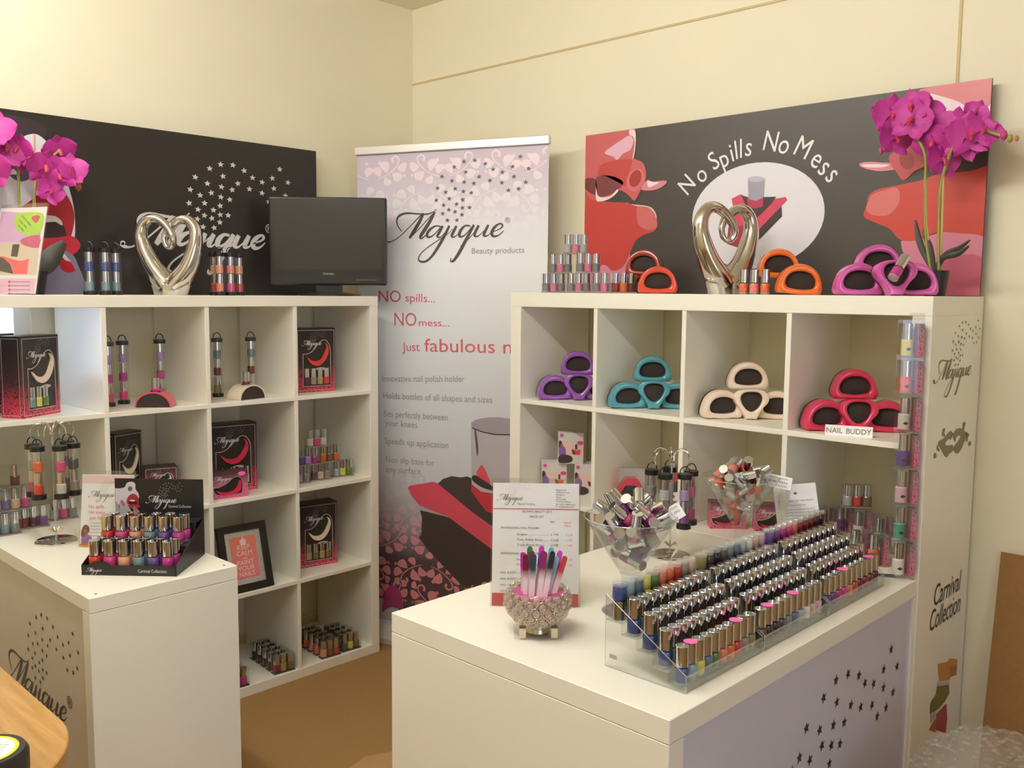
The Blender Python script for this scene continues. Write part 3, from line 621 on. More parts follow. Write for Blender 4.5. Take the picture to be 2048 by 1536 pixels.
# low-detail versions for packs
ME_PBOT = lathe_mesh('bottle', [(0.0, 0.003), (0.0122, 0.003), (0.0124, 0.027), (0.011, 0.030), (0, 0.030)], 16)
ME_PCAP = lathe_mesh('cap', [(0.0, 0.030), (0.0108, 0.030), (0.0108, 0.0615), (0.0, 0.0618)], 16)
ME_PLAB = MB().add([(-0.006, -0.0126, 0.012), (0.006, -0.0126, 0.012), (0.006, -0.0126, 0.022), (-0.006, -0.0126, 0.022)], [(0, 1, 2, 3)]).mesh('bottle_label')
M_STICK = mat('pink_sticker', (246, 110, 190), 0.45)
COL = {'cobalt blue': (52, 72, 140), 'pale blue': (140, 168, 180), 'slate blue': (96, 116, 138), 'yellow': (214, 204, 84), 'green': (92, 128, 52), 'coral': (226, 120, 96),
       'orange': (226, 98, 48), 'red': (206, 52, 48), 'taupe': (150, 132, 116), 'olive': (138, 124, 70), 'plum brown': (88, 62, 66), 'black': (40, 34, 36), 'dark brown': (74, 52, 44),
       'charcoal': (84, 80, 82), 'grey': (126, 124, 126), 'silver': (172, 172, 176), 'white': (224, 220, 214), 'nude': (206, 170, 146), 'pale pink': (208, 168, 178), 'violet': (96, 70, 140),
       'purple': (118, 62, 132), 'hot pink': (214, 58, 128), 'burgundy': (118, 28, 44), 'dark red': (142, 30, 38), 'maroon': (92, 26, 36), 'magenta': (184, 44, 132), 'lilac': (166, 132, 190),
       'pink': (220, 110, 150), 'turquoise': (108, 138, 146), 'teal': (70, 150, 130), 'bronze': (120, 92, 64), 'clear': (196, 190, 182), 'gold': (170, 140, 80), 'peach': (226, 150, 110)}
def pol(c):
    g = sum(COL[c]) / 3; return mat('polish_' + c.replace(' ', '_'), tuple(int(v * 0.86 + g * 0.14) for v in COL[c]), 0.25, coat=0.5)
def bottle(c, label, M=None, loc=None, rz=0, group=None, sticker=False):
    t = thing('nail_polish', label, 'nail polish', loc or (0, 0, 0), rz, group, M)
    part('body', ME_BODY, pol(c), t); part('glass_base', ME_BASE, M_ACRYL_EDGE, t); part('cap', ME_CAP, M_CAP, t)
    if sticker: part('sticker', ME_STICK, M_STICK, t)
    return t
def small_bottle(c, parent, M):
    b = part('bottle', ME_PBOT, pol(c), parent, M); part('cap', ME_PCAP, M_CAP, b); return b
ME_PACK = MB().box(-0.044, 0.044, -0.0155, 0.0155, 0.0, 0.067).mesh('case')
ME_PACKB = MB().box(-0.0435, 0.0435, -0.0150, 0.0150, 0.0004, 0.0045).mesh('base_card')
M_PACKCARD = mat('pack_card', (150, 140, 130), 0.5); M_PACKCARD_D = mat('pack_card_dark', (60, 52, 50), 0.5)
def pack(cols, loc, rz, label, group='clear packs of three nail polishes', dark=False):
    t = thing('polish_pack', label, 'polish pack', loc, rz, group)
    part('case', ME_PACK, M_ACRYL, t); part('base_card', ME_PACKB, M_PACKCARD_D if dark else M_PACKCARD, t)
    for k, c in enumerate(cols): small_bottle(c, t, Matrix.Translation(((k - (len(cols) - 1) / 2) * 0.0275, 0, 0.003)))
    return t
def tube_mesh(n):
    h = 0.012 + 0.0645 * n
    return (MB().lathe([(0.0192, 0.006), (0.0192, h)], 20).mesh('shell', True), MB().lathe([(0, 0), (0.0202, 0), (0.0202, 0.012), (0, 0.012)], 20).mesh('foot', 40),
            MB().lathe([(0, h - 0.002), (0.0202, h - 0.002), (0.0202, h + 0.012), (0, h + 0.013)], 20).mesh('lid', 40),
            MB().sweep([(0.0135 * math.cos(a), 0, h + 0.014 + 0.018 * math.sin(a)) for a in [math.pi * k / 12 for k in range(13)]], 0.0017, 6).mesh('hang_loop', True))
TUBES = {n: tube_mesh(n) for n in (2, 3)}
M_LID = mat('slate_lid', (58, 56, 70), 0.4)
def tube(cols, loc, rz, label, group, lid=None):
    """cols from the bottom up"""
    t = thing('polish_tube', label, 'polish tube', loc, rz, group); s_, f_, l_, h_ = TUBES[len(cols)]
    part('shell', s_, M_ACRYL, t); part('foot', f_, M_BLACK, t); part('lid', l_, lid or M_BLACK, t); part('hang_loop', h_, M_BLACK, t)
    for k, c in enumerate(cols): small_bottle(c, t, Matrix.Translation((0, 0, 0.012 + 0.0645 * k)))
    return t
# boxed single polish with a spotted pink side panel and a diamond mark
ME_SBOX = MB().box(-0.027, 0.027, -0.02, 0.02, 0, 0.0945).mesh('case')
ME_SSIDE = MB().box(0.0145, 0.0266, -0.0204, 0.0196, 0.001, 0.085).mesh('side_panel')
ME_SBOT = lathe_mesh('bottle', [(0.0, 0.0), (0.0138, 0.0), (0.0140, 0.035), (0.012, 0.038), (0, 0.038)], 16); ME_SCAP = lathe_mesh('cap', [(0.0, 0.038), (0.0102, 0.038), (0.0102, 0.076), (0.0, 0.0765)], 16)
ME_DIA = MB().add([(-0.0075, -0.0157, 0.016), (0, -0.0159, 0.0115), (0.0075, -0.0157, 0.016), (0, -0.0159, 0.0205)], [(0, 1, 2, 3)]).mesh('diamond_mark')
M_LEO = ramp_mat('spotted_pink_print', [(0.0, (200, 100, 124)), (0.5, (182, 116, 130)), (1.0, (140, 124, 122))], 'Z', 1 / 0.085, 0.0, 0.45, (260, 0.19, (122, 58, 84)))
def boxed(c, loc, rz, label, group='boxed crackle polishes', dark=False):
    t = thing('boxed_polish', label, 'boxed polish', loc, rz, group)
    part('case', ME_SBOX, M_ACRYL, t); part('side_panel', ME_SSIDE, M_LEO, t)
    b = part('bottle', ME_SBOT, pol(c), t, Matrix.Translation((-0.008, 0, 0.004))); part('cap', ME_SCAP, M_CAP, b); part('diamond_mark', ME_DIA, M_INK, b)
    return t

# ------------------------------------------------------------------ polish holders
def radial(ctrl, n, c):
    """closed outline resampled by angle around c"""
    p = spline(ctrl, 12, True); out = []
    for k in range(n):
        a = 2 * math.pi * k / n - math.pi
        best = min(p, key=lambda q: abs((math.atan2(q[1] - c[1], q[0] - c[0]) - a + math.pi) % (2 * math.pi) - math.pi)); out.append(best)
    return out
def holder_meshes(outer, inner, c, depth, flare=1.0):
    n = 44; O = radial(outer, n, c); I = radial(inner, n, c)
    def ring(f, y, s_=1.0): return [(c[0] + (p[0] * (1 - f) + q[0] * f - c[0]) * s_, y, c[1] + (p[1] * (1 - f) + q[1] * f - c[1]) * s_) for p, q in zip(O, I)]
    rings = [ring(0, depth * 0.75, 0.985), ring(0, 0.012), ring(0.03, 0.005), ring(0.12, 0.001), ring(0.5, -0.001), ring(0.86, 0.0005), ring(0.97, 0.003), ring(1.0, 0.007), ring(1.0, 0.016)]
    mb = MB()
    for r in rings: mb.v += r
    for i in range(len(rings) - 1):
        for k in range(n): mb.f.append((i * n + k, i * n + (k + 1) % n, (i + 1) * n + (k + 1) % n, (i + 1) * n + k))
    shell = mb.mesh('shell', 48)
    fm = MB()
    fr = [ring(1.0, 0.0135), ring(1.0, 0.011, 0.7), ring(1.0, 0.0095, 0.35)]
    for r in fr: fm.v += r
    for i in range(2):
        for k in range(n): fm.f.append((i * n + k, i * n + (k + 1) % n, (i + 1) * n + (k + 1) % n, (i + 1) * n + k))
    fm.f.append(tuple(2 * n + k for k in range(n))); pad = fm.mesh('foam_pad', True)
    bm_ = MB()
    br_ = [ring(0.02, 0.02, 0.985), ring(0, depth, 0.97)]
    for r in br_: bm_.v += r
    for k in range(n): bm_.f.append((k, (k + 1) % n, n + (k + 1) % n, n + k))
    bm_.f.append(tuple(n + k for k in range(n))); bm_.f.append(tuple(range(n - 1, -1, -1)))
    return shell, pad, bm_.mesh('foam_block', 50)
HD = holder_meshes([(-0.064, 0.012), (-0.058, 0.0), (-0.03, -0.001), (0, -0.003), (0.03, -0.001), (0.058, 0.0), (0.064, 0.012), (0.060, 0.036), (0.048, 0.062), (0.026, 0.080), (0, 0.086), (-0.026, 0.080), (-0.048, 0.062), (-0.060, 0.036)],
                   [(-0.043, 0.028), (-0.034, 0.017), (0, 0.013), (0.034, 0.017), (0.043, 0.028), (0.041, 0.044), (0.026, 0.060), (0, 0.065), (-0.026, 0.060), (-0.041, 0.044)], (0, 0.038), 0.06)
HS = holder_meshes([(-0.019, 0.0), (0, -0.0005), (0.019, 0.0), (0.022, 0.012), (0.034, 0.032), (0.052, 0.052), (0.054, 0.072), (0.038, 0.088), (0, 0.093), (-0.038, 0.088), (-0.054, 0.072), (-0.052, 0.052), (-0.034, 0.032), (-0.022, 0.012)],
                   [(0, 0.023), (0.018, 0.032), (0.030, 0.050), (0.033, 0.068), (0.022, 0.081), (0, 0.084), (-0.022, 0.081), (-0.033, 0.068), (-0.030, 0.050), (-0.018, 0.032)], (0, 0.056), 0.05)
M_FOAM = mat('black_foam', (50, 40, 38), 0.85, noise_amt=0.2, noise_scale=500, bump=0.5)
def shellmat(n, c): return mat('gloss_' + n, c, 0.22, coat=0.5)
def holder(kind, m, loc, rz, label, group, tilt=0.0, roll=0.0):
    t = thing('polish_holder', label, 'polish holder', M=frame_M(loc, rz, tilt, roll)); t['group'] = group
    s_, p_, b_ = HD if kind == 'D' else HS
    part('shell', s_, m, t); part('foam_pad', p_, M_FOAM, t); part('foam_block', b_, M_FOAM, t); return t
def arch_holder(m, loc, rz, label, c, R_=0.058, H_=0.05, D_=0.07):
    """saddle-shaped holder: black half-round sides, coloured plate bent over the top, a bottle pushed into it"""
    t = thing('polish_holder', label, 'polish holder', loc, rz)
    arc = [(R_ * math.cos(a), H_ * math.sin(a)) for a in [math.pi * k / 20 for k in range(21)]]
    MB().prism([(x * 0.94, z * 0.93) for x, z in arc][::-1], -D_ / 2, D_ / 2).build('foam_block', M_FOAM, t, smooth=50)
    mb = MB(); th = 0.0035; n = len(arc)
    for y in (-D_ / 2 - 0.001, D_ / 2 + 0.001):
        mb.v += [(x * 1.03, y, z * 1.03 + 0.001) for x, z in arc] + [(x * 0.94, y, z * 0.93 + 0.001) for x, z in arc]
    for k in range(n - 1):
        mb.f += [(k, k + 1, 2 * n + k + 1, 2 * n + k), (n + k, 2 * n + n + k, 2 * n + n + k + 1, n + k + 1), (k, n + k, n + k + 1, k + 1), (2 * n + k, 2 * n + k + 1, 3 * n + k + 1, 3 * n + k)]
    mb.build('shell', m, t, smooth=50)
    MB().lathe([(0.0, 0.003), (0.016, 0.002), (0.019, -0.004)], 16, (0, 0, H_ * 1.03)).build('foam_pad', M_FOAM, t, smooth=True)
    b = part('bottle', ME_PBOT, pol(c), t, Matrix.Translation((0, 0, H_ - 0.018))); part('cap', ME_PCAP, M_CAP, b)
    return t

# ------------------------------------------------------------------ gift boxes
M_GIFT = ramp_mat('gift_box_print', [(0.0, (214, 62, 92)), (0.16, (176, 50, 76)), (0.42, (70, 40, 46)), (0.7, (44, 34, 36)), (1.0, (34, 28, 30))], 'Z', 1 / 0.25, 0.0, 0.35, (120, 0.17, (40, 30, 32)))
M_GIFT_P = ramp_mat('small_gift_box_print', [(0.0, (222, 92, 140)), (0.5, (196, 110, 130)), (1.0, (70, 50, 56))], 'Z', 1 / 0.09, 0.0, 0.35, (120, 0.10, (66, 40, 48)))
M_WIN = mat('box_window_dark', (44, 40, 36), 0.25); M_FOIL = mat('silver_foil', (205, 198, 192), 0.3, 0.6)
def gift_box(loc, rz, hm, cols, label, W=0.165, H=0.25, D=0.075, lid_open=False):
    t = thing('gift_box', label, 'gift box', loc, rz, 'black and pink nail gift boxes')
    MB().box(-W / 2, W / 2, 0, D, 0, H).build('carton', M_GIFT, t, bevel=0.001)
    def P(u, v): return (-W / 2 + u * W, v * H)
    e = MB(); m_ = 0.035
    for y_, x0_, x1_ in ((-EPS * 2, -W / 2 + 0.007, W / 2 - 0.007),):
        for a, b in ((P(m_, 0.03), P(1 - m_, 0.03)), (P(1 - m_, 0.03), P(1 - m_, 0.965)), (P(1 - m_, 0.965), P(m_, 0.965)), (P(m_, 0.965), P(m_, 0.03))):
            e.ribbon([(*a, 0.0009), (*b, 0.0009)], y_)
    e.build('foil_border', M_FOIL, t)
    e2 = MB()   # side borders
    for x_ in (-W / 2 - EPS, W / 2 + EPS):
        for a, b in (((0.008, 0.008), (D - 0.008, 0.008)), ((D - 0.008, 0.008), (D - 0.008, H - 0.008)), ((D - 0.008, H - 0.008), (0.008, H - 0.008)), ((0.008, H - 0.008), (0.008, 0.008))):
            l = 0.0009; (y0_, z0_), (y1_, z1_) = a, b; dy, dz = (l, 0) if y0_ == y1_ else (0, l)
            e2.add([(x_, y0_ - dy, z0_ - dz), (x_, y1_ - dy, z1_ - dz), (x_, y1_ + dy, z1_ + dz), (x_, y0_ + dy, z0_ + dz)], [(0, 1, 2, 3)])
    e2.build('foil_border', M_FOIL, t)
    win = [P(*q) for q in spline([(0.16, 0.60), (0.28, 0.60), (0.42, 0.65), (0.56, 0.755), (0.68, 0.81), (0.78, 0.79), (0.855, 0.70), (0.87, 0.55), (0.87, 0.40)], 5)] + [P(0.87, 0.095), P(0.16, 0.095)]
    MB().flat(win, -EPS).build('window_recess', M_WIN, t)
    MB().ribbon([(*q, 0.0013) for q in win + [win[0], win[1]]], -EPS * 3).build('window_edge', M_FOIL, t)
    if hm:
        cr = [(0.24, 0.56), (0.36, 0.50), (0.50, 0.485), (0.62, 0.52), (0.71, 0.62), (0.76, 0.70), (0.72, 0.77), (0.80, 0.72), (0.81, 0.62), (0.74, 0.51), (0.62, 0.43), (0.48, 0.41), (0.34, 0.455)]
        q = [P(*v) for v in spline(cr, 3, True)]; n = len(q)
        MB().add([(x, -0.006, z) for x, z in q] + [(x, -EPS, z) for x, z in q], [tuple(range(n))] + [(i, n + i, n + (i + 1) % n, (i + 1) % n) for i in range(n)]).build('polish_holder_plate', hm, t)
    MB().flat(oval(0.02, 0.36 * H, 0.022, 0.006, 16), -EPS * 2).build('nail_file_tin', M_FOIL, t)
    for k, c in enumerate(cols):
        b = part('bottle', ME_PBOT, pol(c), t, Matrix.Translation((-W / 2 + W * (0.26 + 0.17 * k), 0.006, H * 0.11)))
        part('cap', ME_PCAP, M_CAP, b)
    logo_at(t, -W * 0.36, H * 0.735, W * 0.5, M_SILVERPRINT, layer=2, star_r=14, bold=1.5)
    return t
def small_gift(loc, rz, label, W=0.115, H=0.085, D=0.05):
    t = thing('small_gift_box', label, 'gift box', loc, rz, 'small pink gift boxes')
    MB().box(-W / 2, W / 2, 0, D, 0, H).build('carton', M_GIFT_P, t, bevel=0.001)
    def P(u, v): return (-W / 2 + u * W, v * H)
    win = [P(*q) for q in spline([(0.04, 0.40), (0.2, 0.44), (0.4, 0.55), (0.58, 0.74), (0.72, 0.78), (0.82, 0.66), (0.84, 0.4), (0.82, 0.2), (0.76, 0.14), (0.3, 0.12), (0.1, 0.2)], 4, True)]
    MB().flat(win, -EPS).build('window_recess', M_WIN, t); MB().ribbon([(*q, 0.001) for q in win + [win[0]]], -EPS * 3).build('window_edge', M_FOIL, t)
    q = [P(*v) for v in spline([(0.10, 0.32), (0.3, 0.24), (0.5, 0.24), (0.66, 0.36), (0.74, 0.62), (0.80, 0.60), (0.80, 0.36), (0.72, 0.2), (0.5, 0.14), (0.26, 0.14)], 3, True)]; n = len(q)
    MB().add([(x, -0.005, z) for x, z in q] + [(x, -EPS, z) for x, z in q], [tuple(range(n))] + [(i, n + i, n + (i + 1) % n, (i + 1) % n) for i in range(n)]).build('polish_holder_plate', mat('gloss_red', (206, 44, 78), 0.22, coat=0.5), t)
    MB().flat(oval(W * 0.32, H * 0.88, 0.014, 0.008, 16), -EPS * 4).build('sticker', M_STICK, t)
    logo_at(t, -W * 0.46, H * 0.68, W * 0.5, M_SILVERPRINT, layer=2, stars=False, bold=1.5)
    return t
FC = R(43)                                   # rotation that turns a front towards the camera
GR_T = 'clear tubes of stacked nail polishes'
# ------------------------------------------------------------------ on top of the left shelving
def on_top_A(px, x): return Vector((x, at_x(px, 593, x).y, AT))
for px, x, nm in ((180, -0.75, 'leftmost of three clear tubes of blue polish beside the silver heart'), (212, -0.74, 'middle one of three clear tubes of blue polish beside the silver heart'), (233, -0.76, 'clear tube of blue polish nearest the silver heart')):
    tube(['turquoise', 'cobalt blue'], on_top_A(px, x), FC, nm, GR_T)
for px, x, c, nm in ((440, -0.72, ['coral', 'peach'], 'front left one of four clear tubes of orange polish beside the television'), (462, -0.72, ['hot pink', 'coral'], 'front right one of four clear tubes of orange polish beside the television'),
                     (430, -0.79, ['red', 'peach'], 'back left one of four clear tubes of orange polish beside the television'), (479, -0.79, ['red', 'peach'], 'back right one of four clear tubes of orange polish beside the television')):
    tube(c, on_top_A(px, x), FC, nm, GR_T)
# silver heart sculptures
def heart(loc, rz, label, S=0.30 / 163):
    t = thing('heart_sculpture', label, 'sculpture', loc, rz, 'silver heart sculptures')
    def Q(x, y): return ((x - 1110) / 3.2 * S, (1260 - y) / 3.2 * S)
    mb = MB()
    # solid foot
    rows = []
    for y, a, b, dd in ((1260, 1003, 1217, 0.042), (1235, 996, 1226, 0.042), (1200, 982, 1240, 0.043), (1175, 970, 1250, 0.042), (1150, 985, 1235, 0.036)):
        cx, z = Q((a + b) / 2, y); hw = (b - a) / 2 / 3.2 * S
        rows.append([(cx + hw * math.cos(t_), dd * math.sin(t_), z) for t_ in (2 * math.pi * k / 24 for k in range(24))])
    n = 24
    for r in rows: mb.v += r
    for i in range(len(rows) - 1):
        for k in range(n): mb.f.append((i * n + k, i * n + (k + 1) % n, (i + 1) * n + (k + 1) % n, (i + 1) * n + k))
    mb.f.append(tuple(range(n - 1, -1, -1))); mb.f.append(tuple((len(rows) - 1) * n + k for k in range(n)))
    mb.build('foot', M_HEART, t, smooth=60)
    k_ = S / 3.2
    L_ = spline([(1085, 1200, 74, 0), (1040, 1140, 70, 0), (990, 1070, 60, 0), (945, 980, 52, 0), (922, 890, 43, 0), (935, 812, 37, 0), (978, 768, 34, 0), (1035, 766, 31, 4), (1090, 800, 28, 12), (1128, 850, 25, 20), (1145, 900, 21, 22), (1132, 940, 18, 16), (1105, 948, 17, 8), (1080, 920, 17, 0), (1078, 870, 18, -6), (1100, 825, 20, -8)], 5)
    R__ = spline([(1135, 1200, 74, 0), (1182, 1140, 70, 0), (1230, 1070, 60, 0), (1266, 980, 52, 0), (1286, 890, 43, 0), (1274, 815, 37, 0), (1235, 772, 33, 0), (1180, 768, 29, -2), (1135, 795, 26, -6), (1100, 830, 22, -10), (1082, 872, 18, -10)], 5)
    for st in (L_, R__):
        pts = []; rad = []
        for x, y, r, dy in st: u, w = Q(x, y); pts.append((u, -dy * k_ * 1.2, w)); rad.append(r * k_)
        MB().sweep(pts, rad, 14, squash=1.15).build('curled_arm', M_HEART, t, smooth=True)
    return t
heart(on_top_A(342, -0.75), FC, 'silver open heart sculpture with curled centre on the left shelving', 0.00169)
# flyer in a clear stand, top of the left shelving
def stand(name, label, W, H, M, sheet=M_PAPER, foot=0.06):
    t = thing(name, label, 'sign', M=M)
    MB().box(0, W, 0, 0.003, 0.001, H).build('sheet', sheet, t)
    MB().box(-0.004, W + 0.004, -0.0035, -0.002, 0.0, H + 0.012).build('acrylic_front', M_ACRYL, t)
    MB().box(-0.004, W + 0.004, 0.0035, 0.0055, 0.0, H + 0.012).build('acrylic_back', M_ACRYL, t)
    MB().add([(-0.004, 0.006, 0.0), (W + 0.004, 0.006, 0.0), (W + 0.004, foot, -0.25 * foot * 0), (-0.004, foot, 0)], [(0, 1, 2, 3)]).build('acrylic_foot', M_ACRYL, t)
    return t
rzF = R(21); pR = Vector((-0.655, at_x(72, 596, -0.655).y, AT + 0.002))
dirF = Vector((math.cos(rzF), math.sin(rzF), 0))
MF = frame_M(pR - dirF * 0.205, rzF, R(12))
fly = stand('flyer_stand', 'pink and green advertising flyer in a clear stand beside the left orchid', 0.20, 0.274, MF, mat('flyer_paper', (244, 236, 240), 0.5))
zF = zoomer(0, 420, 8.5333)
def pxF(name, pts, c, layer, smooth=0):
    q = [hit(MF, *p) for p in zF(pts)]
    if smooth: q = spline(q, smooth, True)
    q = [(max(0.004, min(0.196, x)), max(0.004, min(0.271, z))) for x, z in q]
    MB().flat(q, -EPS * layer).build(name, mat('art_%02x%02x%02x' % c, c, 0.45), fly)
pxF('lilac_panel_print', [(-900, 60), (740, 60), (670, 560), (-900, 560)], (222, 176, 226), 1)
pxF('cream_panel_print', [(-900, 560), (680, 560), (625, 1110), (-900, 1110)], (224, 206, 186), 1)
pxF('pink_panel_print', [(-900, 1170), (620, 1170), (590, 1480), (-900, 1480)], (240, 190, 218), 1)
pxF('green_roundel_print', [(250, 160), (330, 60), (730, 60), (700, 350), (560, 430), (400, 410), (280, 320)], (176, 220, 66), 2, 4)
pxF('shoe_print', [(540, 130), (640, 90), (690, 120), (640, 210), (600, 215)], (212, 78, 110), 3, 3)
pxF('pink_oval_print', [(350, 530), (430, 470), (680, 430), (660, 640), (500, 625), (390, 590)], (210, 82, 128), 3, 2)
pxF('bottle_cap_print', [(220, 590), (340, 585), (300, 800), (190, 790)], (76, 62, 54), 3)
pxF('holder_print', [(-60, 780), (60, 790), (250, 850), (360, 870), (500, 830), (465, 1090), (235, 1090), (200, 950), (60, 820)], (244, 96, 100), 2)
pxF('foam_print', [(-60, 790), (60, 820), (180, 930), (235, 1090), (-60, 1030)], (74, 66, 64), 3)
mb = MB()
for k in range(4): px_text(mb, MF, 'Innovative nail holder', zF([(190, 1235 + 68 * k)])[0], zF([(520, 1235 + 68 * k)])[0], 3, 3)
for k, (w_, a) in enumerate((('PERFECT NAILS', (370, 110)), ('EVERY TIME', (330, 190)), ('NO MESS', (310, 270)))):
    h = hit(MF, *zF([a])[0]); put_text(mb, w_, h[0], h[1], size=0.0085, layer=4, rot=-0.62)
mb.build('small_lettering', mat('flyer_ink', (110, 92, 104), 0.5), fly)
mb = MB()
for k in range(4): h = hit(MF, *zF([(165, 1225 + 68 * k)])[0]); mb.flat(oval(h[0], h[1], 0.0045, 0.004, 8), -EPS * 3)
mb.build('bullet_print', M_RED, fly)

# television
pT = on_top_A(658, -0.745); rzT = R(47)
TV = thing('television', 'small black flat television switched off, on the left shelving', 'television', pT + Vector((0, 0, 0)), rzT)
TW, TH, TZ = 0.462, 0.345, 0.043
MB().box(-TW / 2, TW / 2, -0.012, 0.03, TZ, TZ + TH).build('bezel', mat('tv_black', (34, 32, 31), 0.28), TV, bevel=0.008, seg=3)
MB().box(-TW / 2 + 0.022, TW / 2 - 0.022, -0.0126, -0.0115, TZ + 0.062, TZ + TH - 0.022).build('screen', mat('tv_screen', (52, 48, 44), 0.38, spec=0.3), TV)
MB().box(-TW / 2 + 0.02, TW / 2 - 0.02, -0.0128, -0.0115, TZ + 0.012, TZ + 0.034).build('speaker_grille', mat('tv_grille', (26, 25, 25), 0.6), TV)
MB().box(-0.17, 0.17, 0.03, 0.06, TZ + 0.05, TZ + TH - 0.06).build('back_cover', M_BLACK, TV, bevel=0.01)
MB().box(-0.05, 0.05, 0.0, 0.03, 0.012, TZ + 0.02).build('neck', M_BLACK, TV)
MB().lathe([(0.0, 0.0), (0.125, 0.0), (0.125, 0.006), (0.06, 0.014), (0.0, 0.015)], 32, (0, 0.01, 0)).build('foot', mat('tv_black', (34, 32, 31), 0.28), TV, smooth=40)
mb = MB(); put_text(mb, 'TOSHIBA', 0.0, TZ + 0.040, size=0.011, layer=32.5, align='C'); mb.build('brand_lettering', mat('tv_logo', (190, 186, 182), 0.3), TV)
mb = MB()
for k in range(7): mb.flat([(0.11 + k * 0.012, TZ + 0.02), (0.118 + k * 0.012, TZ + 0.02), (0.118 + k * 0.012, TZ + 0.0225), (0.11 + k * 0.012, TZ + 0.0225)], -0.0131)
mb.build('button_marks', mat('tv_marks', (120, 116, 112), 0.4), TV)

# ------------------------------------------------------------------ orchids
def petal_mesh(L_, W_, cup, n=7, m=5):
    mb = MB()
    for i in range(n + 1):
        u = i / n; w = W_ * (math.sin(math.pi * min(1, u ** 0.75)) ** 0.7) * (1 if u < 0.98 else 0.3) + 0.002
        for j in range(m):
            v = j / (m - 1) * 2 - 1
            mb.v.append((v * w, -cup * (u - 0.35) ** 2 * L_ + 0.12 * L_ * v * v * 0.6 + 0.01 * L_ * math.sin(9 * u + 3 * v), u * L_))
    for i in range(n):
        for j in range(m - 1): mb.f.append((i * m + j, i * m + j + 1, (i + 1) * m + j + 1, (i + 1) * m + j))
    return mb.mesh('petal', True)
ME_PET = petal_mesh(1.0, 0.62, 0.5); ME_SEP = petal_mesh(0.95, 0.36, 0.5)
ME_LIP = MB().sweep([(0, -0.05, 0.12), (0, -0.2, 0.02), (0, -0.3, -0.12), (0, -0.24, -0.3)], [0.1, 0.13, 0.11, 0.04], 8).mesh('flower_lip', True)
M_PETAL = mat('orchid_petal', (184, 48, 146), 0.55, noise_amt=0.3, noise_scale=4); M_LIP = mat('orchid_lip', (196, 58, 96), 0.5, noise_amt=0.4, noise_scale=6)
M_STEM = mat('orchid_stem', (138, 142, 62), 0.55, noise_amt=0.2, noise_scale=30); M_CANE = mat('cane_stake', (196, 160, 110), 0.6); M_LEAF = mat('dark_leaf', (46, 44, 34), 0.45)
def flower(parent, world, s_, rng_, face):
    d = face + Vector((rng_.uniform(-0.45, 0.45), rng_.uniform(-0.45, 0.45), rng_.uniform(-0.35, 0.3))); d.normalize()
    y = -d; x = Vector((0, 0, 1)).cross(y); x = -x.normalized() if False else y.cross(Vector((0, 0, 1))).normalized(); z = x.cross(y)
    Mw = Matrix((x, y, z)).transposed().to_4x4(); Mw.translation = world
    Ml = parent.matrix_world.inverted() @ Mw @ Matrix.Rotation(rng_.uniform(-0.5, 0.5), 4, 'Y') @ Matrix.Scale(s_, 4)
    f = part('flower', ME_LIP, M_LIP, parent, Ml)
    for a, me in ((R(72), ME_PET), (R(-72), ME_PET), (0, ME_SEP), (R(140), ME_SEP), (R(-140), ME_SEP)):
        part('petal', me, M_PETAL, f, Matrix.Rotation(a, 4, 'Y') @ Matrix.Translation((0, 0.03 if me is ME_SEP else -0.02, 0.03)))
    return f
def orchid(label, base, pot_r, pot_h, stems, flowers, buds, leaves, seed, plane):
    t = thing('potted_orchid', label, 'orchid', base, 0, 'potted orchids'); rg = random.Random(seed); t.matrix_world = Matrix.Translation(base)
    MB().lathe([(0.0, 0.0), (pot_r * 0.8, 0.0), (pot_r, pot_h), (pot_r * 0.9, pot_h), (pot_r * 0.85, pot_h - 0.012), (0, pot_h - 0.012)], 24).build('pot', mat('black_pot', (30, 27, 25), 0.4), t, smooth=40)
    for pts, r, m_ in stems: MB().sweep([Vector(p) - base for p in spline([tuple(p) for p in pts], 5)], r, 7).build('stem' if m_ is M_STEM else 'stake', m_, t, smooth=True)
    face = (CAM - base).normalized()
    for px, py, s_ in flowers: flower(t, plane(px, py) + (CAM - base).normalized() * rg.uniform(-0.02, 0.035), s_, rg, face)
    for px, py, s_, m_ in buds:
        q = plane(px, py) - base
        MB().lathe([(0, -1.3 * s_), (0.6 * s_, -0.7 * s_), (0.8 * s_, 0), (0.5 * s_, 0.8 * s_), (0, 1.2 * s_)], 10, tuple(q)).build('bud', m_, t, smooth=True)
    for pts, w in leaves:
        P_ = [Vector(p) - base for p in spline([tuple(p) for p in pts], 5)]; n = len(P_); mb = MB()
        for i, p in enumerate(P_):
            u = i / (n - 1); ww = w * (0.35 + 1.1 * math.sin(math.pi * min(0.97, 0.12 + u * 0.88)))
            tdir = (P_[min(i + 1, n - 1)] - P_[max(i - 1, 0)]).normalized(); side = tdir.cross(face).normalized()
            mb.v += [tuple(p - side * ww), tuple(p + face * ww * 0.35), tuple(p + side * ww)]
        for i in range(n - 1): mb.f += [(3 * i, 3 * i + 1, 3 * i + 4, 3 * i + 3), (3 * i + 1, 3 * i + 2, 3 * i + 5, 3 * i + 4)]
        mb.build('leaf', M_LEAF, t, smooth=True)
    return t
M_BUD1 = mat('orange_bud', (190, 110, 60), 0.5); M_BUD2 = mat('green_bud', (150, 150, 70), 0.5); M_BUD3 = mat('pink_bud', (180, 60, 120), 0.5)
OA = -0.875
pa = lambda px, py: at_x(px, py, OA)
bo = Vector((OA, at_x(62, 596, OA).y, AT))
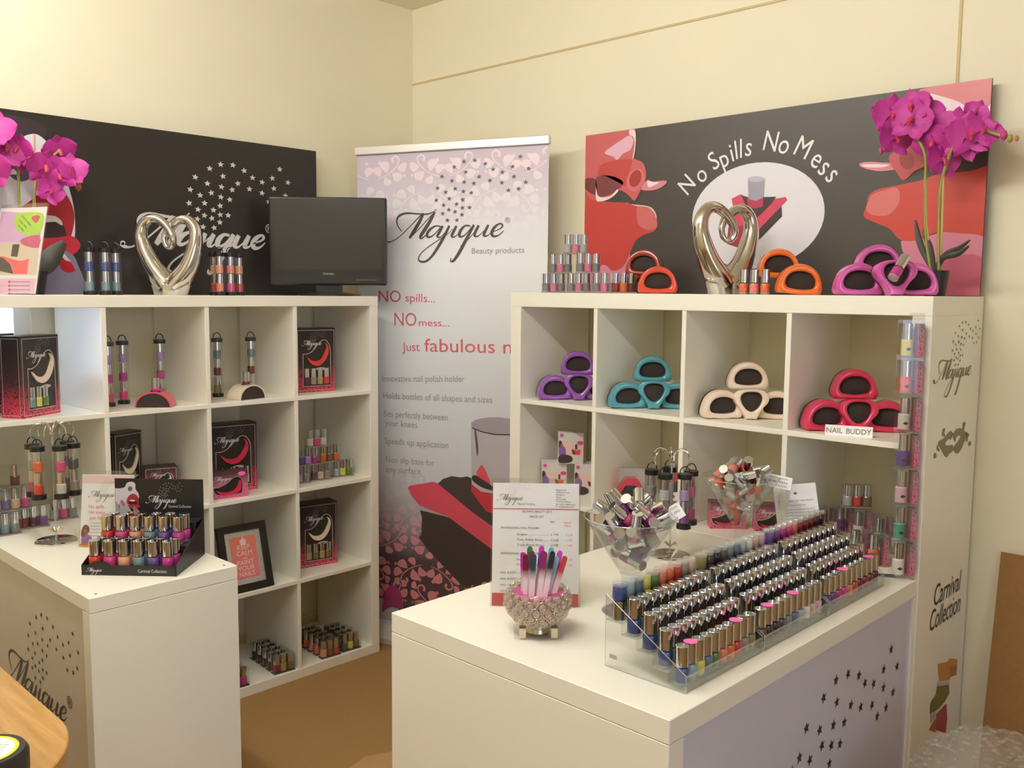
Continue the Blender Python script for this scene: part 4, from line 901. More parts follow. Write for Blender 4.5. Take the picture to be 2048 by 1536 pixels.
orchid('potted magenta orchid behind the flyer stand at the left end of the left shelving', bo, 0.052, 0.075,
       [([bo + Vector((0, -0.01, 0.06)), pa(44, 500), pa(38, 400), pa(34, 330), pa(10, 280)], 0.0045, M_STEM), ([bo + Vector((0, 0.01, 0.06)), pa(66, 470), pa(68, 400), pa(80, 340), pa(120, 300)], 0.004, M_STEM), ([bo + Vector((0.0, 0.02, 0.05)), pa(70, 430), pa(69, 270)], 0.003, M_CANE)],
       [(12, 296, 0.072), (-12, 262, 0.07), (-22, 340, 0.07), (36, 300, 0.055), (90, 337, 0.064), (118, 302, 0.060), (140, 342, 0.058), (100, 384, 0.05), (120, 355, 0.055), (30, 322, 0.045)],
       [(157, 373, 0.013, M_BUD1)], [([bo + Vector((0, 0, 0.06)), pa(90, 530), pa(110, 505), pa(129, 484)], 0.022), ([bo + Vector((0, 0, 0.06)), pa(30, 540), pa(-10, 520)], 0.022)], 5, pa)
OB = 0.21
pb = lambda px, py: at_y(px, py, OB)
bo = Vector((at_y(1868, 586, OB).x, OB, BT))
orchid('tall potted magenta orchid at the right end of the back shelving', bo, 0.036, 0.07,
       [([bo + Vector((-0.01, 0, 0.06)), pb(1852, 470), pb(1850, 380), pb(1848, 300), pb(1800, 240)], 0.0045, M_STEM), ([bo + Vector((0.01, 0, 0.06)), pb(1878, 450), pb(1886, 350), pb(1930, 262), pb(2005, 272)], 0.0045, M_STEM), ([bo + Vector((0.0, 0.01, 0.05)), pb(1853, 450), pb(1852, 310)], 0.003, M_CANE), ([bo + Vector((0.01, 0.01, 0.05)), pb(1884, 460), pb(1887, 350)], 0.003, M_CANE)],
       [(1784, 230, 0.060), (1824, 243, 0.062), (1846, 228, 0.060), (1790, 275, 0.058), (1868, 285, 0.060), (1905, 258, 0.062), (1940, 270, 0.064), (1884, 322, 0.056), (1926, 285, 0.058), (1965, 262, 0.05), (1952, 222, 0.035), (1825, 215, 0.055)],
       [(2008, 270, 0.012, M_BUD3), (2020, 277, 0.010, M_BUD2), (2034, 277, 0.007, M_BUD1), (1762, 302, 0.009, M_BUD3)],
       [([bo + Vector((0, 0, 0.06)), pb(1845, 500), pb(1836, 470), pb(1831, 440)], 0.006), ([bo + Vector((0, 0, 0.06)), pb(1890, 510), pb(1920, 495), pb(1940, 480)], 0.005), ([bo + Vector((0, 0, 0.06)), pb(1885, 516), pb(1915, 508), pb(1938, 492)], 0.006), ([bo + Vector((0, 0, 0.06)), pb(1862, 500), pb(1850, 470), pb(1848, 455)], 0.005)], 11, pb)

# ------------------------------------------------------------------ left shelving, top row of cells
H_WHITE = shellmat('ivory', (234, 214, 196)); H_RED = shellmat('red', (206, 44, 78)); H_PINK = shellmat('rose', (214, 70, 100)); H_OREDT = shellmat('orange_red', (222, 74, 56))
z3, z2, z1_, z0 = ZA[3], ZA[2], ZA[1], ZA[0]
gift_box((-0.848, -1.45, z3), R(122), H_WHITE, ['magenta', 'purple'], 'black gift box at the left end of the top row, half hidden', W=0.12, D=0.06)
gift_box((-0.685, -1.390, z3), R(122), H_WHITE, ['turquoise', 'yellow', 'green'], 'black and pink gift box showing an ivory holder and pastel polishes, top row', W=0.168)
tube(['hot pink', 'magenta', 'lilac'], (-0.775, -1.145, z3), FC, 'clear tube of pink polishes beside the divider, left of the pink saddle holder', GR_T, M_LID)
tube(['hot pink', 'magenta', 'lilac'], (-0.815, -1.078, z3), FC, 'clear tube of pink polishes directly left of the pink saddle holder', GR_T, M_LID)
tube(['hot pink', 'magenta', 'lilac'], (-0.83, -0.938, z3), FC, 'clear tube of pink polishes right behind the pink saddle holder', GR_T, M_LID)
arch_holder(H_PINK, (-0.675, -1.03, z3), R(50), 'pink saddle-shaped holder carrying one polish, between clear tubes', 'magenta')
tube(['olive', 'burgundy', 'slate blue'], (-0.80, -0.733, z3), FC, 'clear tube of grey and wine polishes beside the divider, left of the ivory saddle holder', GR_T, M_LID)
tube(['clear', 'burgundy', 'slate blue'], (-0.79, -0.60, z3), FC, 'clear tube of grey and wine polishes right behind the ivory saddle holder', GR_T, M_LID)
arch_holder(H_WHITE, (-0.68, -0.685, z3), R(100), 'ivory saddle-shaped holder carrying one polish, before two clear tubes', 'burgundy')
gift_box((-0.70, -0.368, z3), R(82), shellmat('tomato', (212, 62, 54)), ['maroon', 'taupe', 'gold', 'red'], 'black gift box showing an orange-red holder, top row right end')
# second row
gift_box((-0.83, at_x(257, 900, -0.83).y, z2), R(108), H_WHITE, ['maroon', 'taupe'], 'dim black gift box deep in the cell behind the polish stand', W=0.12, D=0.06)
g = gift_box((-0.80, -0.96, z2), R(70), H_WHITE, ['maroon'], 'low black gift box behind the black counter display', W=0.11, H=0.115)
gift_box((-0.740, -0.712, z2), R(80), H_RED, ['black', 'charcoal', 'grey', 'silver'], 'black gift box with red holder behind a small pink gift box', W=0.185, H=0.255)
small_gift((-0.650, -0.775, z2), R(76), 'small pink gift box with a red holder in front of the black one, left shelving', W=0.13, H=0.098)
# packs of three, second row right cell (stacked three high)
for c, (x, y, k), nm in ((['slate blue', 'lilac', 'grey'], (-0.70, -0.452, 0), 'bottom left'), (['plum brown', 'nude', 'taupe'], (-0.70, -0.354, 0), 'bottom middle'), (['pale blue', 'yellow', 'green'], (-0.70, -0.248, 0), 'bottom right'),
                         (['violet', 'lilac', 'magenta'], (-0.70, -0.412, 1), 'middle left'), (['orange', 'bronze', 'orange'], (-0.70, -0.310, 1), 'middle right'), (['clear', 'hot pink', 'clear'], (-0.70, -0.37, 2), 'topmost')):
    pack(c, (x, y, z2 + k * 0.0675), R(78), nm + ' clear three-polish pack of the pyramid in the left shelving')
# packs behind the polish stand, second row left cell
for c, (x, y, k), nm in ((['cobalt blue', 'turquoise', 'grey'], (-0.66, -1.52, 0), 'bottom left clear pack with blue polish'), (['dark red', 'maroon', 'purple'], (-0.70, -1.425, 0), 'bottom middle clear pack with dark red polish'), (['silver', 'hot pink', 'grey'], (-0.745, -1.318, 0), 'bottom right clear pack with one hot pink polish'),
                         (['violet', 'nude', 'magenta'], (-0.69, -1.478, 1), 'upper clear pack with violet and magenta polish')):
    pack(c, (x, y, z2 + k * 0.0675), R(82), nm + ' behind the hanging polish stand')
pack(['maroon'], (-0.71, -1.47, z2 + 2 * 0.0675), R(60), 'topmost clear pack with one maroon polish behind the hanging polish stand')
# third row
gift_box((-0.715, -0.358, z1_), R(80), H_WHITE, ['gold', 'bronze', 'gold', 'bronze'], 'black gift box showing an ivory holder, third row right end', H=0.255)
MK = frame_M((-0.636, -0.815, z1_), R(88), R(15))
kf = thing('picture_frame', 'black picture frame with crystal border and salmon keep calm print', 'picture frame', M=MK)
KW, KH = 0.195, 0.245
fo = MB()
for a in ((0, KW, 0, 0.026), (0, KW, KH - 0.026, KH), (0, 0.026, 0.026, KH - 0.026), (KW - 0.026, KW, 0.026, KH - 0.026)): fo.box(a[0], a[1], -0.012, 0.004, a[2], a[3])
fo.build('frame', mat('black_frame', (30, 24, 22), 0.35), kf)
MB().box(0.01, KW - 0.01, 0.0, 0.003, 0.01, KH - 0.01).build('backing', M_BLACKCARD, kf)
MB().box(0.026, KW - 0.026, -0.004, -0.001, 0.026, KH - 0.026).build('crystal_border', mat('crystal_border', (206, 200, 196), 0.25, 0.7, noise_amt=0.6, noise_scale=420, bump=1.0), kf)
MB().box(0.046, KW - 0.046, -0.0055, -0.003, 0.046, KH - 0.046).build('print_sheet', ramp_mat('salmon_print', [(0, (208, 118, 128)), (1, (222, 128, 92))], 'Z', 4.5, -0.1), kf)
M_PP = mat('pale_pink_ink', (238, 206, 206), 0.5)
for k, (w_, z_, s_) in enumerate((('KEEP', 0.152, 0.024), ('CALM', 0.130, 0.024), ('AND', 0.116, 0.009), ('PAINT', 0.096, 0.024), ('YOUR', 0.075, 0.024), ('NAILS', 0.054, 0.024))):
    vs0 = text_raw(w_); mb = MB(); put_text(mb, w_, KW / 2, z_, width=min(0.075, (vs0[3] - vs0[2]) * s_), size=s_, layer=15, align='C'); mb.build('lettering', M_PP, kf)
mb = MB()
mb.flat(oval(KW / 2, 0.183, 0.013, 0.007, 14), -EPS * 15); mb.flat([(KW / 2 - 0.01, 0.168), (KW / 2 + 0.01, 0.168), (KW / 2 + 0.013, 0.180), (KW / 2 - 0.013, 0.180)], -EPS * 15.1); mb.flat(oval(KW / 2, 0.193, 0.003, 0.004, 10), -EPS * 15)
mb.build('crown_print', M_PP, kf)
# bottom row: rows of packs one behind the other
for k in range(5):
    pack([['dark red', 'gold', 'bronze'], ['maroon', 'bronze', 'gold'], ['dark brown', 'gold', 'bronze'], ['maroon', 'dark brown', 'bronze'], ['black', 'dark brown', 'bronze']][k], (-0.64 - 0.045 * k, -0.575 + 0.004 * k, z0), R(86),
         '%s of five clear packs in line with dark red and gold polish, bottom row' % ['front', 'second', 'third', 'fourth', 'rearmost'][k], dark=True)
for k in range(5):
    pack([['peach', 'bronze', 'red'], ['orange', 'nude', 'coral'], ['coral', 'olive', 'pink'], ['orange', 'taupe', 'red'], ['dark brown', 'taupe', 'bronze']][k], (-0.64 - 0.045 * k, -0.362 + 0.004 * k, z0), R(86),
         '%s of five clear packs in line with orange and red polish, bottom row' % ['front', 'second', 'third', 'fourth', 'rearmost'][k], dark=True)
for k in range(4):
    pack([['charcoal', 'yellow', 'bronze'], ['slate blue', 'green', 'violet'], ['charcoal', 'violet', 'grey'], ['grey', 'charcoal', 'black']][k], (-0.64 - 0.045 * k, -0.262 + 0.003 * k, z0), R(86),
         '%s of four clear packs in line with grey and yellow polish, bottom row end' % ['front', 'second', 'third', 'rearmost'][k], dark=True)
for k in range(4):
    pack([['violet', 'pink', 'magenta'], ['olive', 'gold', 'taupe'], ['gold', 'olive', 'nude'], ['bronze', 'gold', 'taupe']][k], (-0.635 - 0.045 * k, -0.775, z0), R(86),
         '%s of four clear packs in line with violet and magenta polish, bottom row' % ['front', 'second', 'third', 'rearmost'][k], dark=True)
# ------------------------------------------------------------------ on the narrow counter
# hanging polish stands (mirror foot, rod, chrome hooks) and the tubes that hang from them
def carousel(loc, label, arm_r, top, n_arm, rot):
    t = thing('hanging_stand', label, 'display stand', loc, 0, 'chrome hanging stands')
    MB().lathe([(0, 0), (0.057, 0), (0.058, 0.004), (0.054, 0.007), (0, 0.007)], 32).build('mirror_foot', M_CHROME, t, smooth=40)
    MB().lathe([(0.003, 0.006), (0.003, top)], 10).build('rod', M_ACRYL_EDGE, t, smooth=True)
    lf = MB()
    for a in range(6):
        c_, s_ = math.cos(a * R(60)), math.sin(a * R(60))
        lf.sweep([(0.003 * c_, 0.003 * s_, 0.03), (0.014 * c_, 0.014 * s_, 0.04), (0.022 * c_, 0.022 * s_, 0.034)], [0.0016, 0.0026, 0.0008], 5)
    lf.build('leaf_collar', mat('pale_gold', (206, 196, 160), 0.3, 0.8), t, smooth=True)
    for a in range(n_arm):
        an = rot + 2 * math.pi * a / n_arm; c_, s_ = math.cos(an), math.sin(an)
        pts = [(0.0, 0.0, top - 0.015)] + [(c_ * (arm_r * (0.55 + 0.45 * -math.cos(q))), s_ * (arm_r * (0.55 + 0.45 * -math.cos(q))), top - 0.012 + 0.028 * math.sin(q)) for q in [math.pi * k / 9 for k in range(10)]] + [(c_ * arm_r * 0.93, s_ * arm_r * 0.93, top - 0.026)]
        MB().sweep(pts, 0.0015, 6).build('hook', M_CHROME, t, smooth=True)
    MB().lathe([(0, top - 0.022), (0.007, top - 0.018), (0.007, top - 0.008), (0, top - 0.004)], 12).build('hub', M_CHROME, t, smooth=True)
    return t
HG = 'clear tubes hanging on the chrome stands'
c1 = Vector((-0.443, -1.45, CT)); top1 = 0.335
carousel(c1, 'chrome hanging stand with mirror foot on the narrow counter', 0.058, top1, 6, R(20))
def hang(c, r, ang, top, cols, label):
    h = 0.012 + 0.0645 * len(cols); tube(cols, (c.x + r * math.cos(ang), c.y + r * math.sin(ang), c.z + top - 0.026 - 0.03 - h), FC, label, HG)
for ang, cols, nm in ((R(-65), ['red', 'orange'], 'hanging clear tube with red below orange polish on the narrow counter stand'), (R(0), ['clear', 'hot pink'], 'hanging clear tube with pink above clear polish on the narrow counter stand'),
                      (R(55), ['taupe', 'charcoal'], 'hanging clear tube with dark above taupe polish on the narrow counter stand'), (R(-125), ['magenta', 'silver'], 'hanging clear tube at the left of the narrow counter stand'),
                      (R(115), ['black', 'charcoal'], 'hanging clear tube with black polish at the back of the narrow counter stand')):
    hang(c1, 0.055, ang, top1, cols, nm)
# flyer in clear stand behind the black display
MFl = frame_M((-0.335, -1.425, CT), R(43), R(9))
f2 = stand('flyer_stand', 'white flyer with pink top edge in a clear stand behind the black display', 0.149, 0.208, MFl)
MB().box(0.002, 0.147, -0.0012, -0.0004, 0.185, 0.206).build('pink_band_print', mat('art_band', (238, 206, 210), 0.5), f2)
logo_at(f2, 0.02, 0.145, 0.075, M_INK_GREY, layer=4, star_r=12)
mb = MB()
for w_, z_ in (('No spills...', 0.112), ('No mess...', 0.096), ('Just fabulous nails', 0.080)): put_text(mb, w_, 0.022 + 0.1 * (0.112 - z_), z_, size=0.013, layer=4)
mb.build('red_lettering', M_PINKTXT, f2)
mb = MB()
for k in range(5): put_text(mb, 'Innovative nail polish holder', 0.03, 0.068 - 0.009 * k, size=0.006, layer=4)
mb.build('small_lettering', M_INK_GREY, f2)
for nm, pts, c in (('hair_print', [(0.004, 0.05), (0.012, 0.064), (0.024, 0.06), (0.026, 0.045), (0.016, 0.036), (0.004, 0.03)], (110, 70, 40)), ('face_print', [(0.012, 0.052), (0.024, 0.05), (0.022, 0.036), (0.012, 0.034)], (226, 160, 96)), ('dress_print', [(0.006, 0.034), (0.024, 0.036), (0.034, 0.026), (0.028, 0.01), (0.006, 0.008)], (150, 96, 170)), ('table_print', [(0.002, 0.003), (0.05, 0.003), (0.03, 0.012), (0.002, 0.01)], (210, 140, 60))):
    MB().flat(spline(pts, 3, True), -EPS * 4).build(nm, mat('art_%02x%02x%02x' % c, c, 0.5), f2)
# black stepped card display with 24 polishes
DW, DD = 0.248, 0.205
dA = Vector((-0.065, -1.525, CT)); rzD = math.atan2(0.167, 0.183); MD = frame_M(dA, rzD)
dsp = thing('card_display', 'black stepped card display with lips picture, filled with nail polishes, on the narrow counter', 'display stand', M=MD)
MB().box(0, DW, 0.0, 0.002, 0.0, 0.027).build('front_panel', M_BLACKCARD, dsp)
MB().flat(oval(0.05, 0.026, 0.027, 0.012, 24), -0.0003).build('crest_tab', M_BLACKCARD, dsp)
side = [(0.0, 0.0), (DD, 0.0), (DD, 0.105), (0.0, 0.027)]
for x_ in (0, DW - 0.002): MB().prism(side, x_, x_ + 0.002, 'x').build('side_panel', M_BLACKCARD, dsp)
MD2 = MB().box(0, DW, DD - 0.002, DD + 0.001, 0.0, 0.213).build('back_panel', M_BLACKCARD, dsp)
for k, (ya, yb, z_, zp) in enumerate(((0.002, 0.074, 0.012, 0.0), (0.074, 0.148, 0.060, 0.012), (0.148, DD - 0.002, 0.105, 0.060))):
    MB().box(0.002, DW - 0.002, ya, yb, z_ - 0.0015, z_).box(0.002, DW - 0.002, ya, ya + 0.0012, zp, z_ - 0.0015).build('step', M_BLACKCARD, dsp)
for k in range(4): MB().lathe([(0.0, 0.0004), (0.012, 0.0004)], 18, (0.1 + k * 0.037, 0.172, 0.105)).build('empty_hole', mat('hole_black', (10, 9, 9), 0.6), dsp)
MDb = MD @ Matrix.Translation((0, DD - 0.002, 0))
zd = zoomer(140, 940, 7.3143)
for nm, pts, c, ly in (('face_print', [(580, 270), (700, 270), (800, 250), (830, 190), (900, 170), (955, 200), (960, 280), (1000, 340), (1005, 420), (900, 520), (760, 520), (580, 440)], (196, 194, 204), 1), ('nose_shade_print', [(850, 260), (880, 235), (915, 260), (900, 300), (860, 305)], (96, 90, 104), 2),
                       ('upper_lip_print', [(830, 450), (860, 380), (920, 345), (980, 370), (1010, 440), (1000, 520), (930, 500), (850, 500)], (158, 34, 56), 3), ('mouth_print', [(860, 450), (920, 425), (970, 450), (985, 500), (880, 505)], (40, 26, 28), 4), ('teeth_print', [(870, 445), (920, 430), (960, 448), (920, 458)], (220, 212, 210), 5),
                       ('lower_lip_print', [(850, 510), (940, 500), (1020, 515), (1010, 550), (900, 555)], (176, 44, 66), 5), ('finger_print', [(590, 480), (620, 420), (700, 480), (740, 600), (760, 700), (600, 690)], (150, 148, 160), 5), ('finger_print', [(730, 500), (770, 450), (840, 500), (930, 640), (960, 710), (780, 720)], (168, 166, 178), 6),
                       ('finger_print', [(930, 560), (960, 540), (1020, 600), (1050, 680), (960, 700)], (150, 148, 160), 7), ('nail_print', [(610, 420), (640, 405), (675, 470), (650, 485)], (190, 72, 88), 8), ('nail_print', [(745, 450), (775, 440), (805, 505), (785, 520)], (190, 72, 88), 8), ('nail_print', [(940, 560), (965, 545), (995, 595), (980, 610)], (200, 90, 96), 8)):
    q = [hit(MDb, *p) for p in zd(pts)]; q = [(max(0.001, min(DW - 0.001, x)), z) for x, z in spline(q, 3, True)]
    MB().flat([(x, z) for x, z in q], DD - 0.002 - EPS * ly).build(nm, mat('art_%02x%02x%02x' % c, c, 0.4), dsp)
lt = thing('x', None, None); lt.parent = dsp; lt.location = (0, DD - 0.002, 0); lt.name = 'printed_logo'
a_, b_ = hit(MDb, *zd([(1110, 470)])[0]), hit(MDb, *zd([(1560, 470)])[0])
logo_at(lt, a_[0], a_[1], b_[0] - a_[0], M_SILVERPRINT, layer=2, star_r=14, bold=1.4)
mb = MB(); h = hit(MDb, *zd([(1440, 548)])[0]); h2 = hit(MDb, *zd([(1775, 550)])[0]); put_text(mb, 'Carnival Collection', h[0], h[1], width=h2[0] - h[0], size=0.011, layer=2); mb.build('lettering', M_SILVERPRINT, lt)
lt2 = thing('printed_logo', None, None); lt2.parent = dsp
logo_at(lt2, 0.012, 0.0105, 0.042, M_SILVERPRINT, layer=2, stars=False, bold=1.3); logo_at(lt2, 0.03, 0.0105, 0.03, M_INK_GREY, layer=2, word=False)
mb = MB(); put_text(mb, 'Carnival Collection', 0.148, 0.009, width=0.075, size=0.0125, layer=2); mb.build('lettering', M_SILVERPRINT, lt2)
DC = ['red', 'hot pink', 'peach', 'turquoise', 'violet', 'magenta']
ordn = ['first', 'second', 'third', 'fourth', 'fifth', 'sixth', 'seventh', 'eighth', 'ninth', 'tenth']
for r_, (y_, z_, nm) in enumerate(((0.026, 0.012, 'front row'), (0.058, 0.012, 'second row'), (0.098, 0.060, 'third row'), (0.130, 0.060, 'rear row'))):
    for k in range(6):
        off = 0.0 if r_ % 2 == 0 else 0.006
        w_ = MD @ Vector((0.024 + k * 0.0385 + off, y_, z_))
        bottle(DC[k], '%s nail polish with silver cap, %s of the black card display' % (DC[k], nm), M=Matrix.Translation(w_) @ Matrix.Diagonal((1.1, 1.1, 1.0, 1)), group='polishes in the black card display')

# ------------------------------------------------------------------ wooden desk in the left foreground
DZ = 0.74
out = [(-0.55, -1.852), (0.30, -1.858), (0.60, -1.862)] + [(0.70 + 0.24 * math.sin(a), -2.10 + 0.238 * math.cos(a)) for a in [R(5 + 85 * k / 14) for k in range(15)]] + [(0.94, -2.9), (-0.55, -2.9)]
def wood():
    m = bpy.data.materials.new('oak_veneer'); m.use_nodes = True; nt = m.node_tree; b = nt.nodes['Principled BSDF']; b.inputs['Roughness'].default_value = 0.35
    tc = nt.nodes.new('ShaderNodeTexCoord'); mp = nt.nodes.new('ShaderNodeMapping'); mp.inputs['Scale'].default_value = (1.2, 16, 16); mp.inputs['Rotation'].default_value = (0, 0, R(-3))
    n = nt.nodes.new('ShaderNodeTexNoise'); n.inputs['Scale'].default_value = 3.0; n.inputs['Detail'].default_value = 6; n.inputs['Roughness'].default_value = 0.65; n.inputs['Distortion'].default_value = 0.6
    cr = nt.nodes.new('ShaderNodeValToRGB'); cr.color_ramp.elements[0].position = 0.3; cr.color_ramp.elements[0].color = (*srgb((164, 118, 56)), 1); cr.color_ramp.elements[1].position = 0.7; cr.color_ramp.elements[1].color = (*srgb((196, 156, 90)), 1)
    nt.links.new(tc.outputs['Object'], mp.inputs[0]); nt.links.new(mp.outputs[0], n.inputs['Vector']); nt.links.new(n.outputs['Fac'], cr.inputs[0]); nt.links.new(cr.outputs[0], b.inputs['Base Color']); return m
M_OAK = wood()
dk = thing('desk', 'wooden desk with rounded corner in the lower left foreground', 'desk', (0, 0, 0))
MB().prism(out[::-1], DZ - 0.026, DZ, 'z').build('desktop', M_OAK, dk, bevel=0.002)
for q in ((0.78, -2.2), (0.78, -2.8), (-0.45, -1.95), (-0.45, -2.8)): MB().lathe([(0.02, 0), (0.02, DZ - 0.026)], 14, (q[0], q[1], 0)).build('leg', mat('grey_steel', (120, 120, 122), 0.35, 0.8), dk, smooth=True)
lid = thing('jar', 'black lidded jar with white and yellow label on the wooden desk', 'jar', (0.832, -2.018, DZ))
MB().lathe([(0, 0), (0.058, 0), (0.061, 0.004), (0.061, 0.034), (0.056, 0.042), (0.0, 0.0425)], 40).build('lid', mat('black_rubber', (30, 27, 26), 0.45), lid, smooth=35)
MB().lathe([(0, 0.0428), (0.047, 0.0428)], 40).build('yellow_label', mat('yellow_label', (228, 220, 40), 0.45), lid)
MB().lathe([(0, 0.0431), (0.041, 0.0431)], 40).build('white_label', M_PAPER, lid)
mb = MB()
for k in range(5):
    vs0, fs0, a0, b0 = text_raw('warning keep away from heat'); s_ = 0.055 / (b0 - a0)
    mb.add([(((x - (a0 + b0) / 2) * s_) * math.cos(FC) - (y * 0.006 - 0.015 + 0.008 * k) * math.sin(FC), ((x - (a0 + b0) / 2) * s_) * math.sin(FC) + (y * 0.006 - 0.015 + 0.008 * k) * math.cos(FC), 0.0434) for x, y in vs0], fs0)
mb.build('label_lettering', M_INK_GREY, lid)
# ------------------------------------------------------------------ on top of the back shelving
def on_top_B(px, y): return Vector((at_y(px, 586, y).x, y, BT))
GP = 'clear packs of three nail polishes'
y_ = 0.07
for px, k, c, nm in ((1107, 0, ['grey', 'pink', 'grey'], 'bottom left'), (1157, 0, ['grey', 'pink', 'grey'], 'bottom middle'), (1208, 0, ['grey', 'pink', 'grey'], 'bottom right'),
                     (1120, 1, ['grey', 'pink', 'grey'], 'middle left'), (1175, 1, ['grey', 'pink', 'grey'], 'middle right'), (1150, 2, ['silver', 'pink', 'silver'], 'topmost')):
    p = on_top_B(px, y_); p.z += k * 0.0675
    pack(c, p, R(40), nm + ' clear three-polish pack of the pyramid on the back shelving', GP)
pack(['dark red', 'orange', 'maroon'], on_top_B(1247, 0.10), R(36), 'clear pack of red and orange polishes beside the pyramid on the back shelving', GP)
H_OR = shellmat('deep_orange', (216, 74, 44)); H_OR2 = shellmat('orange', (232, 112, 40)); H_ORCHID = shellmat('orchid_pink', (206, 90, 168))
GH = 'glossy polish holders on the back shelving'
def hold_top(kind, m, px, y, z, rz, label, **k):
    p = on_top_B(px, y); p.z = BT + 0.003 + z; holder(kind, m, p, rz, label, GH, **k)
hold_top('D', H_OR, 1316, 0.06, 0.0, R(42), 'red-orange holder standing in front, beside the red and orange pack')
hold_top('D', shellmat('dark_red', (150, 40, 28)), 1284, 0.19, 0.062, R(20), 'dark red holder raised behind the red-orange one', tilt=R(4))
hold_top('D', shellmat('dark_red', (150, 40, 28)), 1290, 0.20, -0.012, R(20), 'dark red holder hidden beneath the raised dark red one')
hold_top('D', H_OR2, 1600, 0.06, 0.0, R(42), 'deep orange holder standing in front, right of three orange polishes', roll=R(4))
hold_top('D', H_OR2, 1557, 0.18, 0.052, R(36), 'bright orange holder raised behind three orange polishes')
hold_top('D', H_ORCHID, 1720, 0.05, 0.0, R(42), 'left front orchid pink holder beside the orchid pot')
hold_top('D', H_ORCHID, 1757, 0.17, 0.055, R(40), 'raised orchid pink holder at the back of its pile')
hold_top('D', H_ORCHID, 1828, 0.10, 0.0, R(34), 'right orchid pink holder next to the orchid pot')
hold_top('S', H_ORCHID, 1795, 0.03, 0.0, R(42), 'front orchid pink holder gripping a single polish', tilt=R(6))
heart(on_top_B(1450, 0.13), FC + R(26), 'silver open heart sculpture with curled centre on the back shelving', 0.00172)
for px, c, nm in ((1487, 'orange', 'left'), (1508, 'coral', 'middle'), (1530, 'orange', 'right')):
    bottle(c, nm + ' one of three orange nail polishes beside the back heart', loc=on_top_B(px, 0.06), group='three orange polishes')
pB = on_top_B(1797, 0.02); MBt = Matrix.Translation((pB.x, pB.y - 0.012, BT + 0.068)) @ Matrix.Rotation(R(-38), 4, 'X') @ Matrix.Rotation(R(10), 4, 'Y') @ Matrix.Translation((0, 0, -0.03))
bottle('magenta', 'single magenta polish pushed into the orchid pink holder', M=MBt)
# holders piled in the cells of the back shelving
GH2 = 'glossy polish holders piled in the back shelving'
def pile(cx, cy, z, m, name, right=True, rot=42):
    r_ = R(rot); u = Vector((math.cos(r_), math.sin(r_), 0)); n = Vector((-math.sin(r_), math.cos(r_), 0))
    c = Vector((cx, cy, z + 0.003))
    holder('S', m, c - n * 0.012, r_, 'front upright %s polish holder of its pile in the back shelving' % name, GH2, tilt=R(5))
    holder('D', m, c - u * 0.083 + n * 0.006, r_ + R(10), 'left %s polish holder of its pile in the back shelving' % name, GH2)
    holder('D', m, c + u * 0.083 + n * 0.006, r_ - R(10), 'right %s polish holder of its pile in the back shelving' % name, GH2)
    holder('D', m, c + n * 0.045 + Vector((0, 0, 0.086)), r_, 'topmost %s polish holder of its pile in the back shelving' % name, GH2)
zb3 = ZB[3]
pile(0.225, 0.125, zb3, shellmat('violet', (138, 78, 168)), 'purple', rot=44)
pile(0.560, 0.115, zb3, shellmat('turquoise', (76, 148, 164)), 'turquoise', rot=42)
pile(0.918, 0.125, zb3, shellmat('ivory', (234, 214, 196)), 'ivory', rot=42)
pile(1.262, 0.115, zb3, shellmat('cerise', (206, 48, 88)), 'cerise pink', rot=38)
MC = frame_M((1.275, 0.022, zb3), R(20), R(8))
pc = thing('name_card', 'small white card reading NAIL BUDDY before the cerise holders', 'card', M=MC)
MB().box(-0.062, 0.062, 0, 0.0012, 0, 0.029).build('card', M_PAPER, pc)
for w_, x_, wd in (('NAIL', -0.058, 0.042), ('BUDDY', -0.006, 0.064)): mb = MB(); put_text(mb, w_, x_, 0.007, width=wd, size=0.021, layer=1); mb.build('lettering', M_INK_GREY, pc)

# ------------------------------------------------------------------ back shelving, second row
zb2_ = ZB[2]
def product_box(loc, rz, label, W=0.092, H=0.115, D=0.075):
    t = thing('product_box', label, 'box', loc, rz, 'white holder boxes')
    MB().box(-W / 2, W / 2, 0, D, 0, H).build('carton', mat('pale_carton', (206, 200, 200), 0.5), t, bevel=0.001)
    def F(nm, pts, c, ly=1, sm=0):
        q = [(-W / 2 + u * W, v * H) for u, v in pts]
        MB().flat(spline(q, 3, True) if sm else q, -EPS * ly).build(nm, mat('art_%02x%02x%02x' % c, c, 0.5), t)
    F('sky_print', [(0.02, 0.25), (0.98, 0.25), (0.98, 0.70), (0.02, 0.72)], (222, 188, 182))
    F('pink_mark', [(0.06, 0.86), (0.2, 0.86), (0.2, 0.97), (0.06, 0.97)], (206, 84, 150), 2)
    F('hair_print', [(0.02, 0.72), (0.10, 0.74), (0.16, 0.62), (0.10, 0.5), (0.02, 0.5)], (70, 44, 42), 3, 1)
    F('face_print', [(0.10, 0.66), (0.2, 0.62), (0.18, 0.54), (0.1, 0.54)], (220, 160, 120), 3, 1)
    F('dress_print', [(0.04, 0.56), (0.24, 0.54), (0.30, 0.36), (0.2, 0.24), (0.04, 0.26)], (124, 84, 160), 4, 1)
    F('knees_print', [(0.04, 0.26), (0.3, 0.3), (0.55, 0.22), (0.5, 0.06), (0.04, 0.04)], (58, 44, 44), 4, 1)
    F('holder_print', [(0.52, 0.48), (0.7, 0.44), (0.88, 0.46), (0.85, 0.30), (0.68, 0.30)], (212, 66, 70), 4)
    F('foam_print', [(0.52, 0.48), (0.62, 0.44), (0.68, 0.30), (0.56, 0.32)], (62, 56, 58), 5)
    F('cap_print', [(0.66, 0.47), (0.74, 0.47), (0.74, 0.64), (0.66, 0.63)], (70, 60, 58), 5)
    F('pink_oval_print', oval(0.86, 0.68, 0.12, 0.06, 16), (200, 60, 130), 5)
    return t
